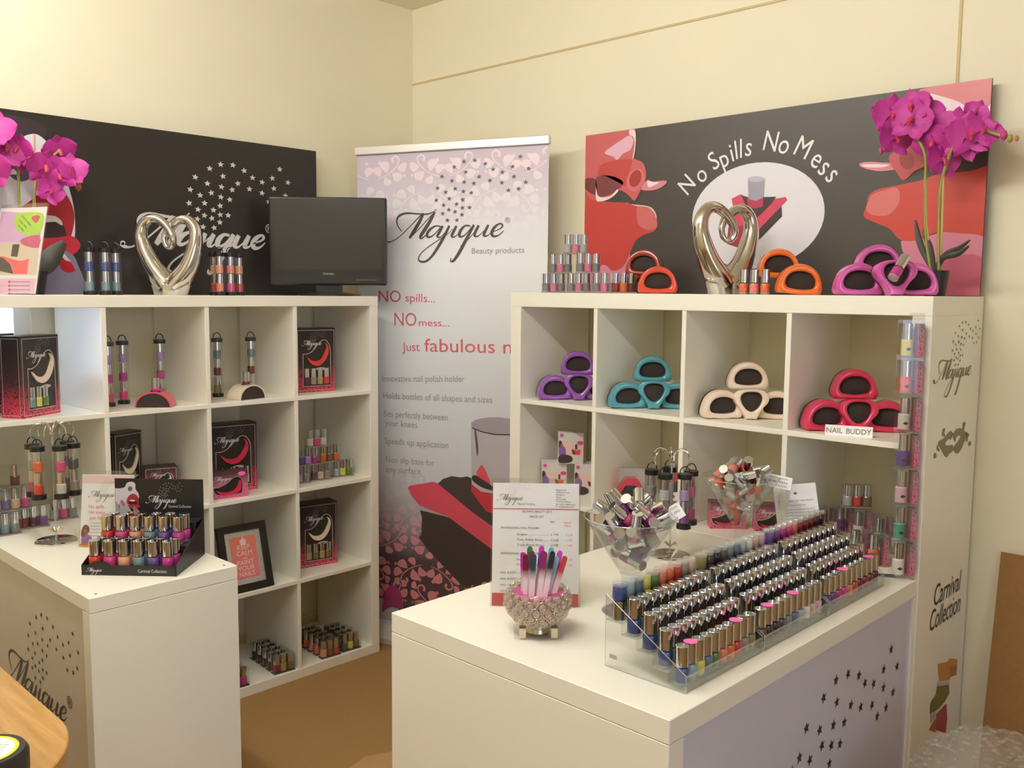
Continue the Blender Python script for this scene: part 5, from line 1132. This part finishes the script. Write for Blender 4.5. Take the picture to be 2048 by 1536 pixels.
for p, nm in (((0.145, 0.088, zb2_), 'bottom left white holder box behind the price list'), ((0.25, 0.15, zb2_), 'bottom right white holder box behind the price list'),
              ((0.198, 0.118, zb2_ + 0.115), 'upper left white holder box stacked above the price list'), ((0.31, 0.205, zb2_ + 0.115), 'upper right white holder box half behind the divider')):
    product_box(p, R(43), nm)
def blister(loc, rz, label, m):
    t = thing('holder_pack', label, 'polish holder', loc, rz, 'clear packs with red holders')
    MB().box(-0.058, 0.058, 0, 0.07, 0, 0.128).build('clear_case', M_ACRYL, t)
    MB().box(-0.055, 0.055, 0.062, 0.064, 0.004, 0.124).build('back_card', mat('pale_carton', (206, 200, 200), 0.5), t)
    MB().prism([(-0.05, 0.045), (-0.028, 0.086), (-0.02, 0.098), (0.02, 0.098), (0.032, 0.086), (0.05, 0.045), (0.036, 0.045), (0.018, 0.074), (-0.018, 0.074), (-0.036, 0.045)], 0.008, 0.05).build('red_plate', m, t, smooth=30)
    MB().prism([(-0.036, 0.03), (-0.036, 0.045), (-0.018, 0.073), (0.018, 0.073), (0.036, 0.045), (0.036, 0.03)], 0.014, 0.05).build('foam_block', M_FOAM, t)
    MB().box(-0.05, 0.05, 0.004, 0.006, 0.006, 0.036).build('front_card', M_PAPER, t)
    MB().flat(oval(-0.03, 0.021, 0.01, 0.007, 12), 0.0036).build('pink_mark', M_RED, t)
    return t
blister((0.470, 0.12, zb2_), R(43), 'clear pack with red holder behind the left cocktail glass', H_RED)
blister((0.605, 0.225, zb2_ + 0.02), R(40), 'clear pack with red holder deeper behind the hanging stand', H_RED)
small_gift((0.865, 0.10, zb2_), R(42), 'left small pink gift box behind the right cocktail glass')
small_gift((0.985, 0.17, zb2_), R(40), 'right small pink gift box behind the right cocktail glass')
# crackle polishes, right end cell
GS = 'boxed crackle polishes'
sx = 0.094
for px, py, y, k, c, nm in ((1652, 0, 0.22, 0, 'white', 'lone boxed white polish left of the crackle pile'), ):
    boxed(c, (at_y(1652, 1050, 0.24).x, 0.24, zb2_), R(40), nm, GS)
def put_box(px, py_base, y, z, c, nm): boxed(c, (at_y(px, py_base, y).x, y, z), R(38), nm, GS)
put_box(1685, 1060, 0.24, zb2_ + 0.02, 'purple', 'boxed purple crackle polish in the right end cell')
put_box(1722, 1065, 0.20, zb2_ + 0.02, 'white', 'boxed white crackle polish between purple and teal ones')
put_box(1765, 1070, 0.17, zb2_ + 0.02, 'teal', 'boxed teal crackle polish in the right end cell')
put_box(1800, 1070, 0.14, zb2_ + 0.02, 'clear', 'boxed clear crackle polish beside the teal one')
put_box(1752, 1130, 0.05, zb2_, 'orange', 'boxed orange crackle polish behind the rack end')
put_box(1716, 1120, 0.06, zb2_, 'bronze', 'boxed bronze crackle polish half behind the rack end')
pk = pack(['silver', 'red', 'bronze'], (at_y(1715, 985, 0.20).x, 0.20, zb2_ + 0.1155), R(38), 'clear pack of three crackle polishes on top of the boxed ones', GS)
# seven boxed polishes fixed one above the other on the end panel
for k, c in enumerate(['white', 'teal', 'pale pink', 'violet', 'clear', 'orange', 'yellow']):
    boxed(c, (1.452 - 0.001 * k, -0.022, 0.762 + 0.0955 * k), R(38), 'boxed %s polish in the upright column on the end panel' % c, 'upright column of boxed polishes')
hk = thing('hanging_strip', 'clear hanging strip holding the column of boxed polishes', 'strip', (1.452, -0.0022, 0.757))
MB().box(-0.02, 0.02, -0.001, 0.0005, 0, 0.69).build('strip', M_ACRYL, hk)
hb = Vector((1.418, -0.03, CT))
ph = thing('metal_tag', 'small flat grey metal tag lying at the rack end of the wide counter', 'tag', hb, R(35)); MB().box(-0.022, 0.022, -0.012, 0.012, 0, 0.003).build('plate', mat('grey_metal', (130, 132, 134), 0.35, 0.8), ph, bevel=0.0008)

# ------------------------------------------------------------------ on the wide counter: polish racks
RZ0 = CT; tread = [0.008, 0.030, 0.0515, 0.073, 0.095]; RXF, RXB = 1.446, 1.257
racks = [(-1.025, -0.738), (-0.733, -0.436), (-0.431, -0.118)]
RC = [['cobalt blue', 'pale blue', 'yellow', 'slate blue', 'green', 'coral', 'orange', 'red', 'taupe', 'olive'],
      ['plum brown', 'dark brown', 'black', 'charcoal', 'grey', 'slate blue', 'silver', 'white', 'nude', 'pale pink'],
      ['violet', 'purple', 'magenta', 'hot pink', 'coral', 'red', 'burgundy', 'dark red', 'dark red', 'maroon']]
BACK = [['cobalt blue', 'pale blue', 'slate blue', 'yellow', 'green', 'coral', 'orange', 'red', 'taupe', 'nude'], ['olive', 'plum brown', 'black', 'charcoal', 'grey', 'slate blue', 'silver', 'white', 'nude', 'pale pink'], ['violet', 'purple', 'magenta', 'hot pink', 'coral', 'dark red', 'burgundy', 'dark red', 'maroon', 'maroon']]
rackname = ['nearest', 'middle', 'farthest']
rown = ['front row', 'second row', 'third row', 'fourth row', 'inverted back row']
STK = {(0, 1), (0, 7), (1, 1), (1, 5), (2, 3), (2, 8)}
for ri, (ya, yb) in enumerate(racks):
    t = thing('polish_rack', '%s clear acrylic stepped rack on the wide counter' % rackname[ri], 'display rack', (RXB, ya, RZ0), 0, 'acrylic polish racks')
    D_ = RXF - RXB; Ly = yb - ya; stp = D_ / 5
    for y0_ in (0.0, Ly - 0.003): MB().prism([(0, 0), (D_, 0), (D_, 0.034), (D_ - 0.012, 0.045), (0.0, 0.147)], y0_, y0_ + 0.003, 'y').build('side_panel', M_ACRYL, t)
    for y0_ in (0.0, Ly - 0.003):
        MB().sweep([(D_, y0_ + 0.0015, 0.0), (D_, y0_ + 0.0015, 0.034), (0.0, y0_ + 0.0015, 0.147), (0, y0_ + 0.0015, 0)], 0.0011, 4).build('panel_edge', M_ACRYL_EDGE, t)
    MB().box(D_ - 0.003, D_, 0.003, Ly - 0.003, 0, 0.030).build('front_lip', M_ACRYL, t)
    MB().box(D_ - 0.003, D_, 0.003, Ly - 0.003, 0.0295, 0.0312).build('lip_edge', M_ACRYL_EDGE, t)
    for k in range(5):
        x1 = D_ - 0.003 - k * (stp - 0.0006); x0 = x1 - stp + 0.0006
        MB().box(x0, x1, 0.003, Ly - 0.003, tread[k] - 0.002, tread[k]).build('step', M_ACRYL_EDGE, t)
        nz = (tread[k + 1] - 0.002) if k < 4 else 0.14
        MB().box(x0 - 0.001, x0 + 0.001, 0.003, Ly - 0.003, tread[k], nz).build('riser', M_ACRYL, t)
    if ri == 0:
        MB().box(0.012, 0.03, -0.0006, -0.0001, 0.02, 0.028).build('price_sticker', mat('barcode', (150, 150, 146), 0.5, noise_amt=0.5, noise_scale=600), t)
    n = 10; pit = (Ly - 0.012) / n
    for r_ in range(5):
        x_ = RXF - 0.003 - (stp - 0.0006) * (r_ + 0.5)
        for k in range(n):
            yk = ya + 0.006 + pit * (k + 0.5); jz = 0
            c = (BACK if r_ == 4 else RC)[ri][k]
            if r_ < 4:
                bottle(c, '%s nail polish, %s from near end, %s of %s rack' % (c, ordn[k], rown[r_], rackname[ri]), loc=(x_, yk, RZ0 + tread[r_] + 0.0003), rz=random.uniform(0, 6), group='polishes in the acrylic racks', sticker=(r_ == 0 and (ri, k) in STK))
            else:
                bottle(c, '%s nail polish, %s from near end, %s of %s rack' % (c, ordn[k], rown[r_], rackname[ri]), M=Matrix.Translation((x_, yk, RZ0 + tread[4] + 0.0003 + BH)) @ Matrix.Rotation(math.pi, 4, 'X'), group='polishes in the acrylic racks')

# price list
MP = frame_M((0.850, -0.938, CT + 0.001), R(42.5), R(11))
pl = stand('price_list', 'white price list with crimson foot in a clear stand on the wide counter', 0.205, 0.289, MP, mat('bright_paper', (250, 249, 254), 0.5), 0.1)
MB().box(0.0005, 0.2045, -0.0012, -0.0004, 0.001, 0.030).build('crimson_band_print', mat('crimson_band', (200, 76, 90), 0.45), pl)
MB().box(0.0005, 0.2045, -0.0012, -0.0004, 0.2275, 0.229).build('rule_print', M_RED, pl)
logo_at(pl, 0.010, 0.249, 0.062, M_INK_GREY, layer=3, star_r=12)
k_ = MB(); pk_ = MB()
def row(txt, x, z, s_, mb=None, **kw): put_text(mb if mb is not None else k_, txt, x, z, size=s_, layer=3, **kw)
row('Beauty Products', 0.060, 0.238, 0.0062)
for j, s_ in enumerate(('Majique Ltd', '12 Market Lane', 'Abingdon', 'Oxon', 'OX14 3AB', 'T: 01235 555555', 'W: www.majique.com', 'E: info@majique.com')): row(s_, 0.150, 0.272 - 0.0056 * j, 0.0052)
row('OLYMPIA BEAUTY 2014', 0.105, 0.2195, 0.0068, align='C'); row('PRICE LIST', 0.105, 0.2075, 0.0072, align='C'); row('RRP', 0.142, 0.196, 0.006, align='C')
row('SHOW', 0.178, 0.195, 0.006, pk_, align='C'); row('PRICE', 0.178, 0.187, 0.006, pk_, align='C')
row('PROFESSIONAL NAIL POLISHES', 0.020, 0.181, 0.0066)
for j, (a, b, c) in enumerate((('Singles .......................', '£  7.99', '£ 6.00'), ('Twin Polish Packs ......', '£12.00', '£ 9.00'), ('Triple Polish Packs .....', '£15.00', '£ 10.00'))):
    row(a, 0.058, 0.166 - 0.0125 * j, 0.0066, width=0.075); row(b, 0.156, 0.166 - 0.0125 * j, 0.0066, align='R'); row(c, 0.190, 0.166 - 0.0125 * j, 0.0066, pk_, align='R')
row('PROFESSIONAL NAIL TREATMENTS', 0.020, 0.121, 0.0066)
for j, (a, c) in enumerate((('Singles .......................', '£ 6.00'), ('Twin Packs .................', '£ 9.00'))): row(a, 0.058, 0.107 - 0.0125 * j, 0.0066, width=0.095); row(c, 0.190, 0.107 - 0.0125 * j, 0.0066, pk_, align='R')
for j, a in enumerate(('NAIL BUDDY ...............', 'NAIL BUDDY + POLISH', 'NAIL COLLECTION', 'CRYSTAL FILES')): row(a, 0.020, 0.076 - 0.0145 * j, 0.0066)
k_.build('grey_lettering', M_INK_GREY, pl); pk_.build('pink_lettering', mat('light_pink_ink', (236, 150, 150), 0.5), pl)

# crystal bowl on a clear stand, with glass nail files
bc = Vector((1.040, -0.985, CT))
bw = thing('crystal_bowl', 'round beaded crystal bowl lined with pink, on a clear stand, wide counter', 'bowl', bc, R(45))
M_BEAD = clear('crystal_bead', (0.96, 0.92, 0.9), 0.18, 0.75, 0.05, 0.25, (0.9, 0.86, 0.8))
M_WIRE = mat('pale_gold_wire', (222, 208, 176), 0.25, 0.9)
def bowl_r(z): return 0.030 + 0.038 * math.sin(min(1, (z - 0.018) / 0.072) * 2.1)
mbk = MB(); mrg = MB()
zs_ = [0.026, 0.038, 0.051, 0.064, 0.077, 0.089]
for j, z in enumerate(zs_):
    r = bowl_r(z); n = 17
    for k in range(n):
        a = 2 * math.pi * (k + 0.5 * (j % 2)) / n; rb = r * math.pi / n * 0.95
        p = (r * math.cos(a), r * math.sin(a), z)
        bd = MB().lathe([(0, -rb * 0.8), (rb * 0.6, -rb * 0.55), (rb * 0.8, 0), (rb * 0.6, rb * 0.55), (0, rb * 0.8)], 8, p)
        mbk.add(bd.v, bd.f)
        tx_, ty_ = -math.sin(a), math.cos(a)
        ringp = [(p[0] + tx_ * rb * math.cos(q) + math.cos(a) * 0.001, p[1] + ty_ * rb * math.cos(q) + math.sin(a) * 0.001, p[2] + rb * math.sin(q)) for q in [2 * math.pi * w / 12 for w in range(12)]]
        mrg.sweep(ringp, 0.0009, 4, closed=True)
o = mbk.build('crystal_beads', M_BEAD, bw, smooth=True); o['kind'] = 'stuff'
o = mrg.build('wire_rings', M_WIRE, bw, smooth=True); o['kind'] = 'stuff'
MB().lathe([(0.0, 0.022), (0.026, 0.024)] + [(bowl_r(z) - 0.008, z) for z in zs_[1:]] + [(bowl_r(0.089) - 0.012, 0.088), (0.0, 0.078)], 28).build('pink_lining', mat('pink_lining', (186, 74, 140), 0.5), bw, smooth=True)
MB().sweep([(bowl_r(0.089) * math.cos(a), bowl_r(0.089) * math.sin(a), 0.096) for a in [2 * math.pi * k / 40 for k in range(40)]], 0.0013, 5, closed=True).build('rim_wire', M_WIRE, bw, smooth=True)
MB().box(-0.052, 0.052, -0.048, 0.045, 0.0, 0.004).build('clear_plate', M_ACRYL, bw)
MB().lathe([(0, 0.004), (0.026, 0.004), (0.022, 0.02), (0, 0.022)], 24).build('bowl_foot', mat('pale_gold', (206, 196, 160), 0.3, 0.8), bw, smooth=30)
for x_ in (-0.034, 0.034): MB().box(x_ - 0.007, x_ + 0.007, -0.046, -0.043, 0.004, 0.026).box(x_ - 0.007, x_ + 0.007, -0.046, -0.030, 0.024, 0.026).build('bracket', mat('pale_gold_bracket', (216, 204, 170), 0.35, 0.6), bw)
fmats = {}
def file_mat(n, c):
    return ramp_mat('file_' + n, [(0.0, (236, 230, 230)), (0.42, (232, 224, 226)), (0.66, c), (1.0, c)], 'Z', 1 / 0.135, 0.0, 0.25)
MEF = MB().prism([(-0.006, 0.0), (0.006, 0.0), (0.006, 0.128), (0.004, 0.133), (0, 0.135), (-0.004, 0.133), (-0.006, 0.128)], -0.0015, 0.0015).mesh('glass_file', bevel=0.0)
files = [('magenta', (206, 52, 200), 1046, 1104, 0), ('wine', (120, 34, 54), 1051, 1108, 1), ('green', (60, 140, 70), 1060, 1092, 0), ('plum', (130, 60, 110), 1064, 1101, 1), ('dark teal', (44, 74, 84), 1068, 1108, 2), ('bright magenta', (220, 70, 214), 1084, 1091, 0), ('blue violet', (104, 74, 160), 1087, 1101, 1), ('raspberry', (140, 40, 90), 1090, 1103, 2),
         ('sky blue', (130, 190, 220), 1104, 1094, 0), ('black', (52, 42, 50), 1106, 1102, 2), ('pale blue', (130, 180, 200), 1114, 1112, 1), ('lilac pink', (206, 84, 214), 1121, 1101, 0), ('red', (196, 66, 70), 1131, 1112, 1)]
uF = Vector((math.cos(R(45)), math.sin(R(45)), 0)); nF = Vector((-math.sin(R(45)), math.cos(R(45)), 0))
for i, (n_, c, px, py, lay) in enumerate(files):
    off = (px - 1088) / 42.0
    base = bc + uF * (off * 0.030) + nF * (0.018 - 0.012 * lay) + Vector((0, 0, 0.068 + 0.003 * lay))
    # length so that the tip meets its height in the photograph
    d = ray(px, py); dep = (base - CAM).dot(nF) / d.dot(nF); tip = CAM + d * dep
    v = (tip - base); L_ = v.length; v.normalize(); xx = uF - v * uF.dot(v); xx.normalize(); yy = v.cross(xx)
    Mw = Matrix((xx, yy, v)).transposed().to_4x4(); Mw.translation = base
    fo_ = thing('nail_file', 'glass nail file with %s tip standing in the crystal bowl' % n_, 'nail file', M=Mw, group='glass nail files in the crystal bowl')
    part('blade', MEF, file_mat(n_.replace(' ', '_'), c), fo_, Matrix.Diagonal((1, 1, L_ / 0.135, 1)))

# cocktail glasses filled with loose polishes
def cocktail(loc, label):
    t = thing('cocktail_glass', label, 'glass', loc, 0, 'giant cocktail glasses')
    MB().lathe([(0.0, 0.0), (0.062, 0.0), (0.063, 0.002), (0.02, 0.006), (0.0, 0.008)], 40).build('foot', M_GLASS, t, smooth=40)
    MB().lathe([(0.018, 0.006), (0.011, 0.02), (0.012, 0.06), (0.020, 0.088), (0.022, 0.092)], 28).build('stem', M_GLASS, t, smooth=True)
    MB().lathe([(0.0, 0.090), (0.022, 0.092), (0.030, 0.104), (0.108, 0.225), (0.1065, 0.2255), (0.028, 0.106), (0.0, 0.098)], 48).build('bowl', M_GLASS, t, smooth=40)
    MB().sweep([(0.1075 * math.cos(a), 0.1075 * math.sin(a), 0.2255) for a in [2 * math.pi * k / 48 for k in range(48)]], 0.0011, 5, closed=True).build('rim', M_ACRYL_EDGE, t, smooth=True)
    return t
def fill(c0, cols, seed, group, where):
    rg = random.Random(seed); spots = []
    def cone_r(z): return 0.024 + (z - 0.104) * 0.645
    lev = [(0.124, 1), (0.146, 3), (0.168, 5), (0.190, 7), (0.212, 9), (0.236, 6), (0.252, 3)]
    idx = 0
    for z, n in lev:
        R0 = max(0.0, min(cone_r(min(z, 0.222)) - 0.034, 0.075 if z < 0.23 else 0.05 if z < 0.245 else 0.022)); ph = rg.uniform(0, 6)
        for k in range(n):
            a = ph + 2 * math.pi * k / n
            p = Vector((R0 * math.cos(a), R0 * math.sin(a), z))
            d = Vector((rg.uniform(-1, 1), rg.uniform(-1, 1), rg.uniform(-0.5, 0.9)))
            rad = Vector((math.cos(a), math.sin(a), 0)); tang = Vector((-math.sin(a), math.cos(a), 0))
            d = (rad * rg.uniform(0.2, 0.9) * (1 if rg.random() < 0.65 else -1) + tang * rg.uniform(-0.9, 0.9) + Vector((0, 0, rg.uniform(0.15, 0.9)))).normalized() if z > 0.18 else (tang * rg.choice((-1, 1)) + Vector((0, 0, rg.uniform(-0.2, 0.6)))).normalized()
            q = d.to_track_quat('Z', 'X').to_matrix().to_4x4(); q.translation = c0 + p - d * 0.034
            c = cols[idx % len(cols)]; idx += 1
            sd = Vector((math.cos(a), math.sin(a), 0)); lr, fb = sd.dot(C_R), -sd.dot(C_F)
            side_ = ('right' if lr > 0 else 'left') if abs(lr) > abs(fb) else ('front' if fb > 0 else 'back')
            bottle(c, '%s nail polish at the %s, %s of the %s cocktail glass' % (c, side_, {1: 'bottom', 3: 'lowest layer', 5: 'lower layer', 7: 'middle layer', 9: 'upper layer', 6: 'heap above the rim'}[n] if z < 0.245 else 'very top', where), M=q, group=group)
g1 = Vector((1.10, -0.735, CT)); cocktail(g1, 'giant clear cocktail glass filled with pink and violet polishes, behind the nearest rack')
fill(g1, ['magenta', 'hot pink', 'violet', 'magenta', 'clear', 'purple', 'hot pink'], 4, 'polishes heaped in the left cocktail glass', 'left')
g2 = Vector((1.035, -0.13, CT)); cocktail(g2, 'giant clear cocktail glass filled with orange and red polishes, near the shelving')
fill(g2, ['orange', 'red', 'coral', 'orange', 'clear', 'red'], 9, 'polishes heaped in the right cocktail glass', 'right')
def tagcard(px, py, dist_pt, W, H, rz, label, tilt, roll, txt):
    d = ray(px, py); n = (dist_pt - CAM).dot(C_F) / d.dot(C_F); p = CAM + d * n
    M = frame_M(p, rz, tilt, roll); t = thing('price_tag', label, 'price tag', M=M)
    MB().box(-W / 2, W / 2, 0, 0.0008, -H / 2, H / 2).build('card', M_PAPER, t)
    mb = MB()
    for k, s_ in enumerate(txt): put_text(mb, s_, 0, H * 0.22 - k * H * 0.3, width=W * 0.7, size=H * 0.2, layer=1, align='C')
    mb.build('lettering', M_INK_GREY, t); return t
tagcard(1347, 1027, g1 + uF * 0.112 - nF * 0.02, 0.046, 0.036, R(40), 'tilted white price tag on the left cocktail glass rim', R(20), R(-32), ('NAIL POLISH', '£6.00'))
tagcard(1556, 963, g2 + uF * 0.100 - nF * 0.04, 0.075, 0.040, R(35), 'tilted white price tag on the right cocktail glass rim', R(40), R(12), ('PROFESSIONAL', '£6.00', 'NAIL POLISHES'))
# second hanging stand
c2 = Vector((0.907, -0.285, CT)); carousel(c2, 'chrome hanging stand between the two cocktail glasses on the wide counter', 0.058, 0.29, 6, R(10))
for ang, cols, nm in ((R(-75), ['magenta', 'silver'], 'hanging clear tube with magenta polish at the front of the wide counter stand'), (R(-15), ['purple', 'lilac'], 'hanging clear tube with purple below lilac polish on the wide counter stand'), (R(-150), ['magenta', 'grey'], 'hanging clear tube at the left of the wide counter stand'), (R(45), ['hot pink', 'pink'], 'hanging clear tube with pink polish at the right of the wide counter stand'), (R(130), ['magenta', 'clear'], 'hanging clear tube at the back of the wide counter stand')):
    hang(c2, 0.055, ang, 0.29, cols, nm)
# information sheet leaning behind the racks
MI = frame_M((1.10, -0.015, CT + 0.035), R(38), R(16), R(-6))
inf = thing('information_sheet', 'white information sheet leaning behind the right cocktail glass', 'sign', M=MI)
MB().box(0, 0.122, 0, 0.001, 0, 0.155).build('sheet', M_PAPER, inf)
mb = MB(); put_text(mb, 'PROFESSIONAL NAIL TREATMENTS', 0.061, 0.104, width=0.098, size=0.0065, layer=1, align='C'); put_text(mb, 'CRACKLE COLLECTION', 0.061, 0.092, width=0.05, size=0.005, layer=1, align='C')
for k in range(7): put_text(mb, 'for strong healthy nails apply one coat of base', 0.061, 0.080 - 0.0085 * k, width=0.1, size=0.0048, layer=1, align='C')
mb.flat(oval(0.061, 0.128, 0.005, 0.004, 12), -EPS); mb.build('lettering', M_INK_GREY, inf)
MB().box(-0.003, 0.125, 0.0015, 0.0035, -0.002, 0.12).build('clear_backing', M_ACRYL, inf)
MB().box(0.055, 0.067, 0.004, 0.03, -0.033, 0.05).build('clear_prop', M_ACRYL, inf)

# ------------------------------------------------------------------ right edge: cardboard, bubble wrap, floor card
M_CARD = mat('brown_cardboard', (150, 110, 62), 0.8, noise_amt=0.12, noise_scale=60)
cbp = thing('cardboard_sheet', 'brown cardboard sheet leaning on the wall at the right edge', 'cardboard', (1.615, 0.345, 0.0))
MB().add([(-0.052, -0.02, 0.0), (0.52, -0.02, 0.0), (0.48, 0.045, 0.765), (-0.04, 0.045, 0.765), (-0.052, -0.013, 0.0), (0.52, -0.013, 0.0), (0.48, 0.052, 0.765), (-0.04, 0.052, 0.765)], [(0, 1, 2, 3), (7, 6, 5, 4), (0, 4, 5, 1), (1, 5, 6, 2), (2, 6, 7, 3), (3, 7, 4, 0)]).build('sheet', M_CARD, cbp)
M_WRAP = clear('bubble_wrap_film', (0.95, 0.94, 0.93), 0.07, 0.45, 0.2, 0.16, (0.75, 0.72, 0.68))
bwr = thing('bubble_wrap', 'crumpled heap of clear bubble wrap on the floor at the right edge', 'bubble wrap', (1.80, -0.35, 0.0))
mb = MB(); NX, NY = 46, 46
for j in range(NY + 1):
    for i in range(NX + 1):
        u, v = i / NX * 2 - 1, j / NY * 2 - 1
        x, y = u * 0.30 + 0.03, v * 0.50
        e = max(0.0, 1 - (abs(u) ** 3.0 + abs(v) ** 3.0))
        h = (e ** 0.5) * (0.43 + 0.07 * math.sin(2.3 * v + 1.2) - 0.05 * u) + 0.03 * noise.noise(Vector((u * 3, v * 3, 0))) * e ** 0.3 + 0.018 * noise.noise(Vector((u * 8, v * 8, 3)))
        mb.v.append((x, y, max(0.002, h)))
for j in range(NY):
    for i in range(NX):
        a = j * (NX + 1) + i; mb.f.append((a, a + 1, a + NX + 2, a + NX + 1))
mb.build('film', M_WRAP, bwr, smooth=180)
bub = MB(); rg = random.Random(5)
for j in range(1, 40):
    for i in range(1, 24):
        gi, gj = int(i / 24 * NX), int(j / 40 * NY); vx = mb.v[gj * (NX + 1) + gi]
        if vx[2] < 0.25: continue
        d = MB().lathe([(0.0065, 0.0), (0.005, 0.0018), (0.0, 0.0026)], 7, vx); bub.add(d.v, d.f)
o = bub.build('bubbles', M_WRAP, bwr, smooth=True); o['kind'] = 'stuff'
fc = thing('floor_cardboard', 'torn brown cardboard lying on the floor between the counters', 'cardboard', (0, 0, 0))
edge = [at_z(*q, 0.004) for q in ((640, 1560), (690, 1540), (712, 1528), (728, 1514), (745, 1511), (765, 1507), (785, 1503), (800, 1497))]
poly = [(p.x, p.y) for p in edge] + [(0.60, -0.62), (0.60, -1.3), (0.2, -1.2)]
MB().prism(poly, 0.0005, 0.005, 'z').build('sheet', mat('floor_card', (168, 132, 90), 0.85, noise_amt=0.1, noise_scale=50), fc)
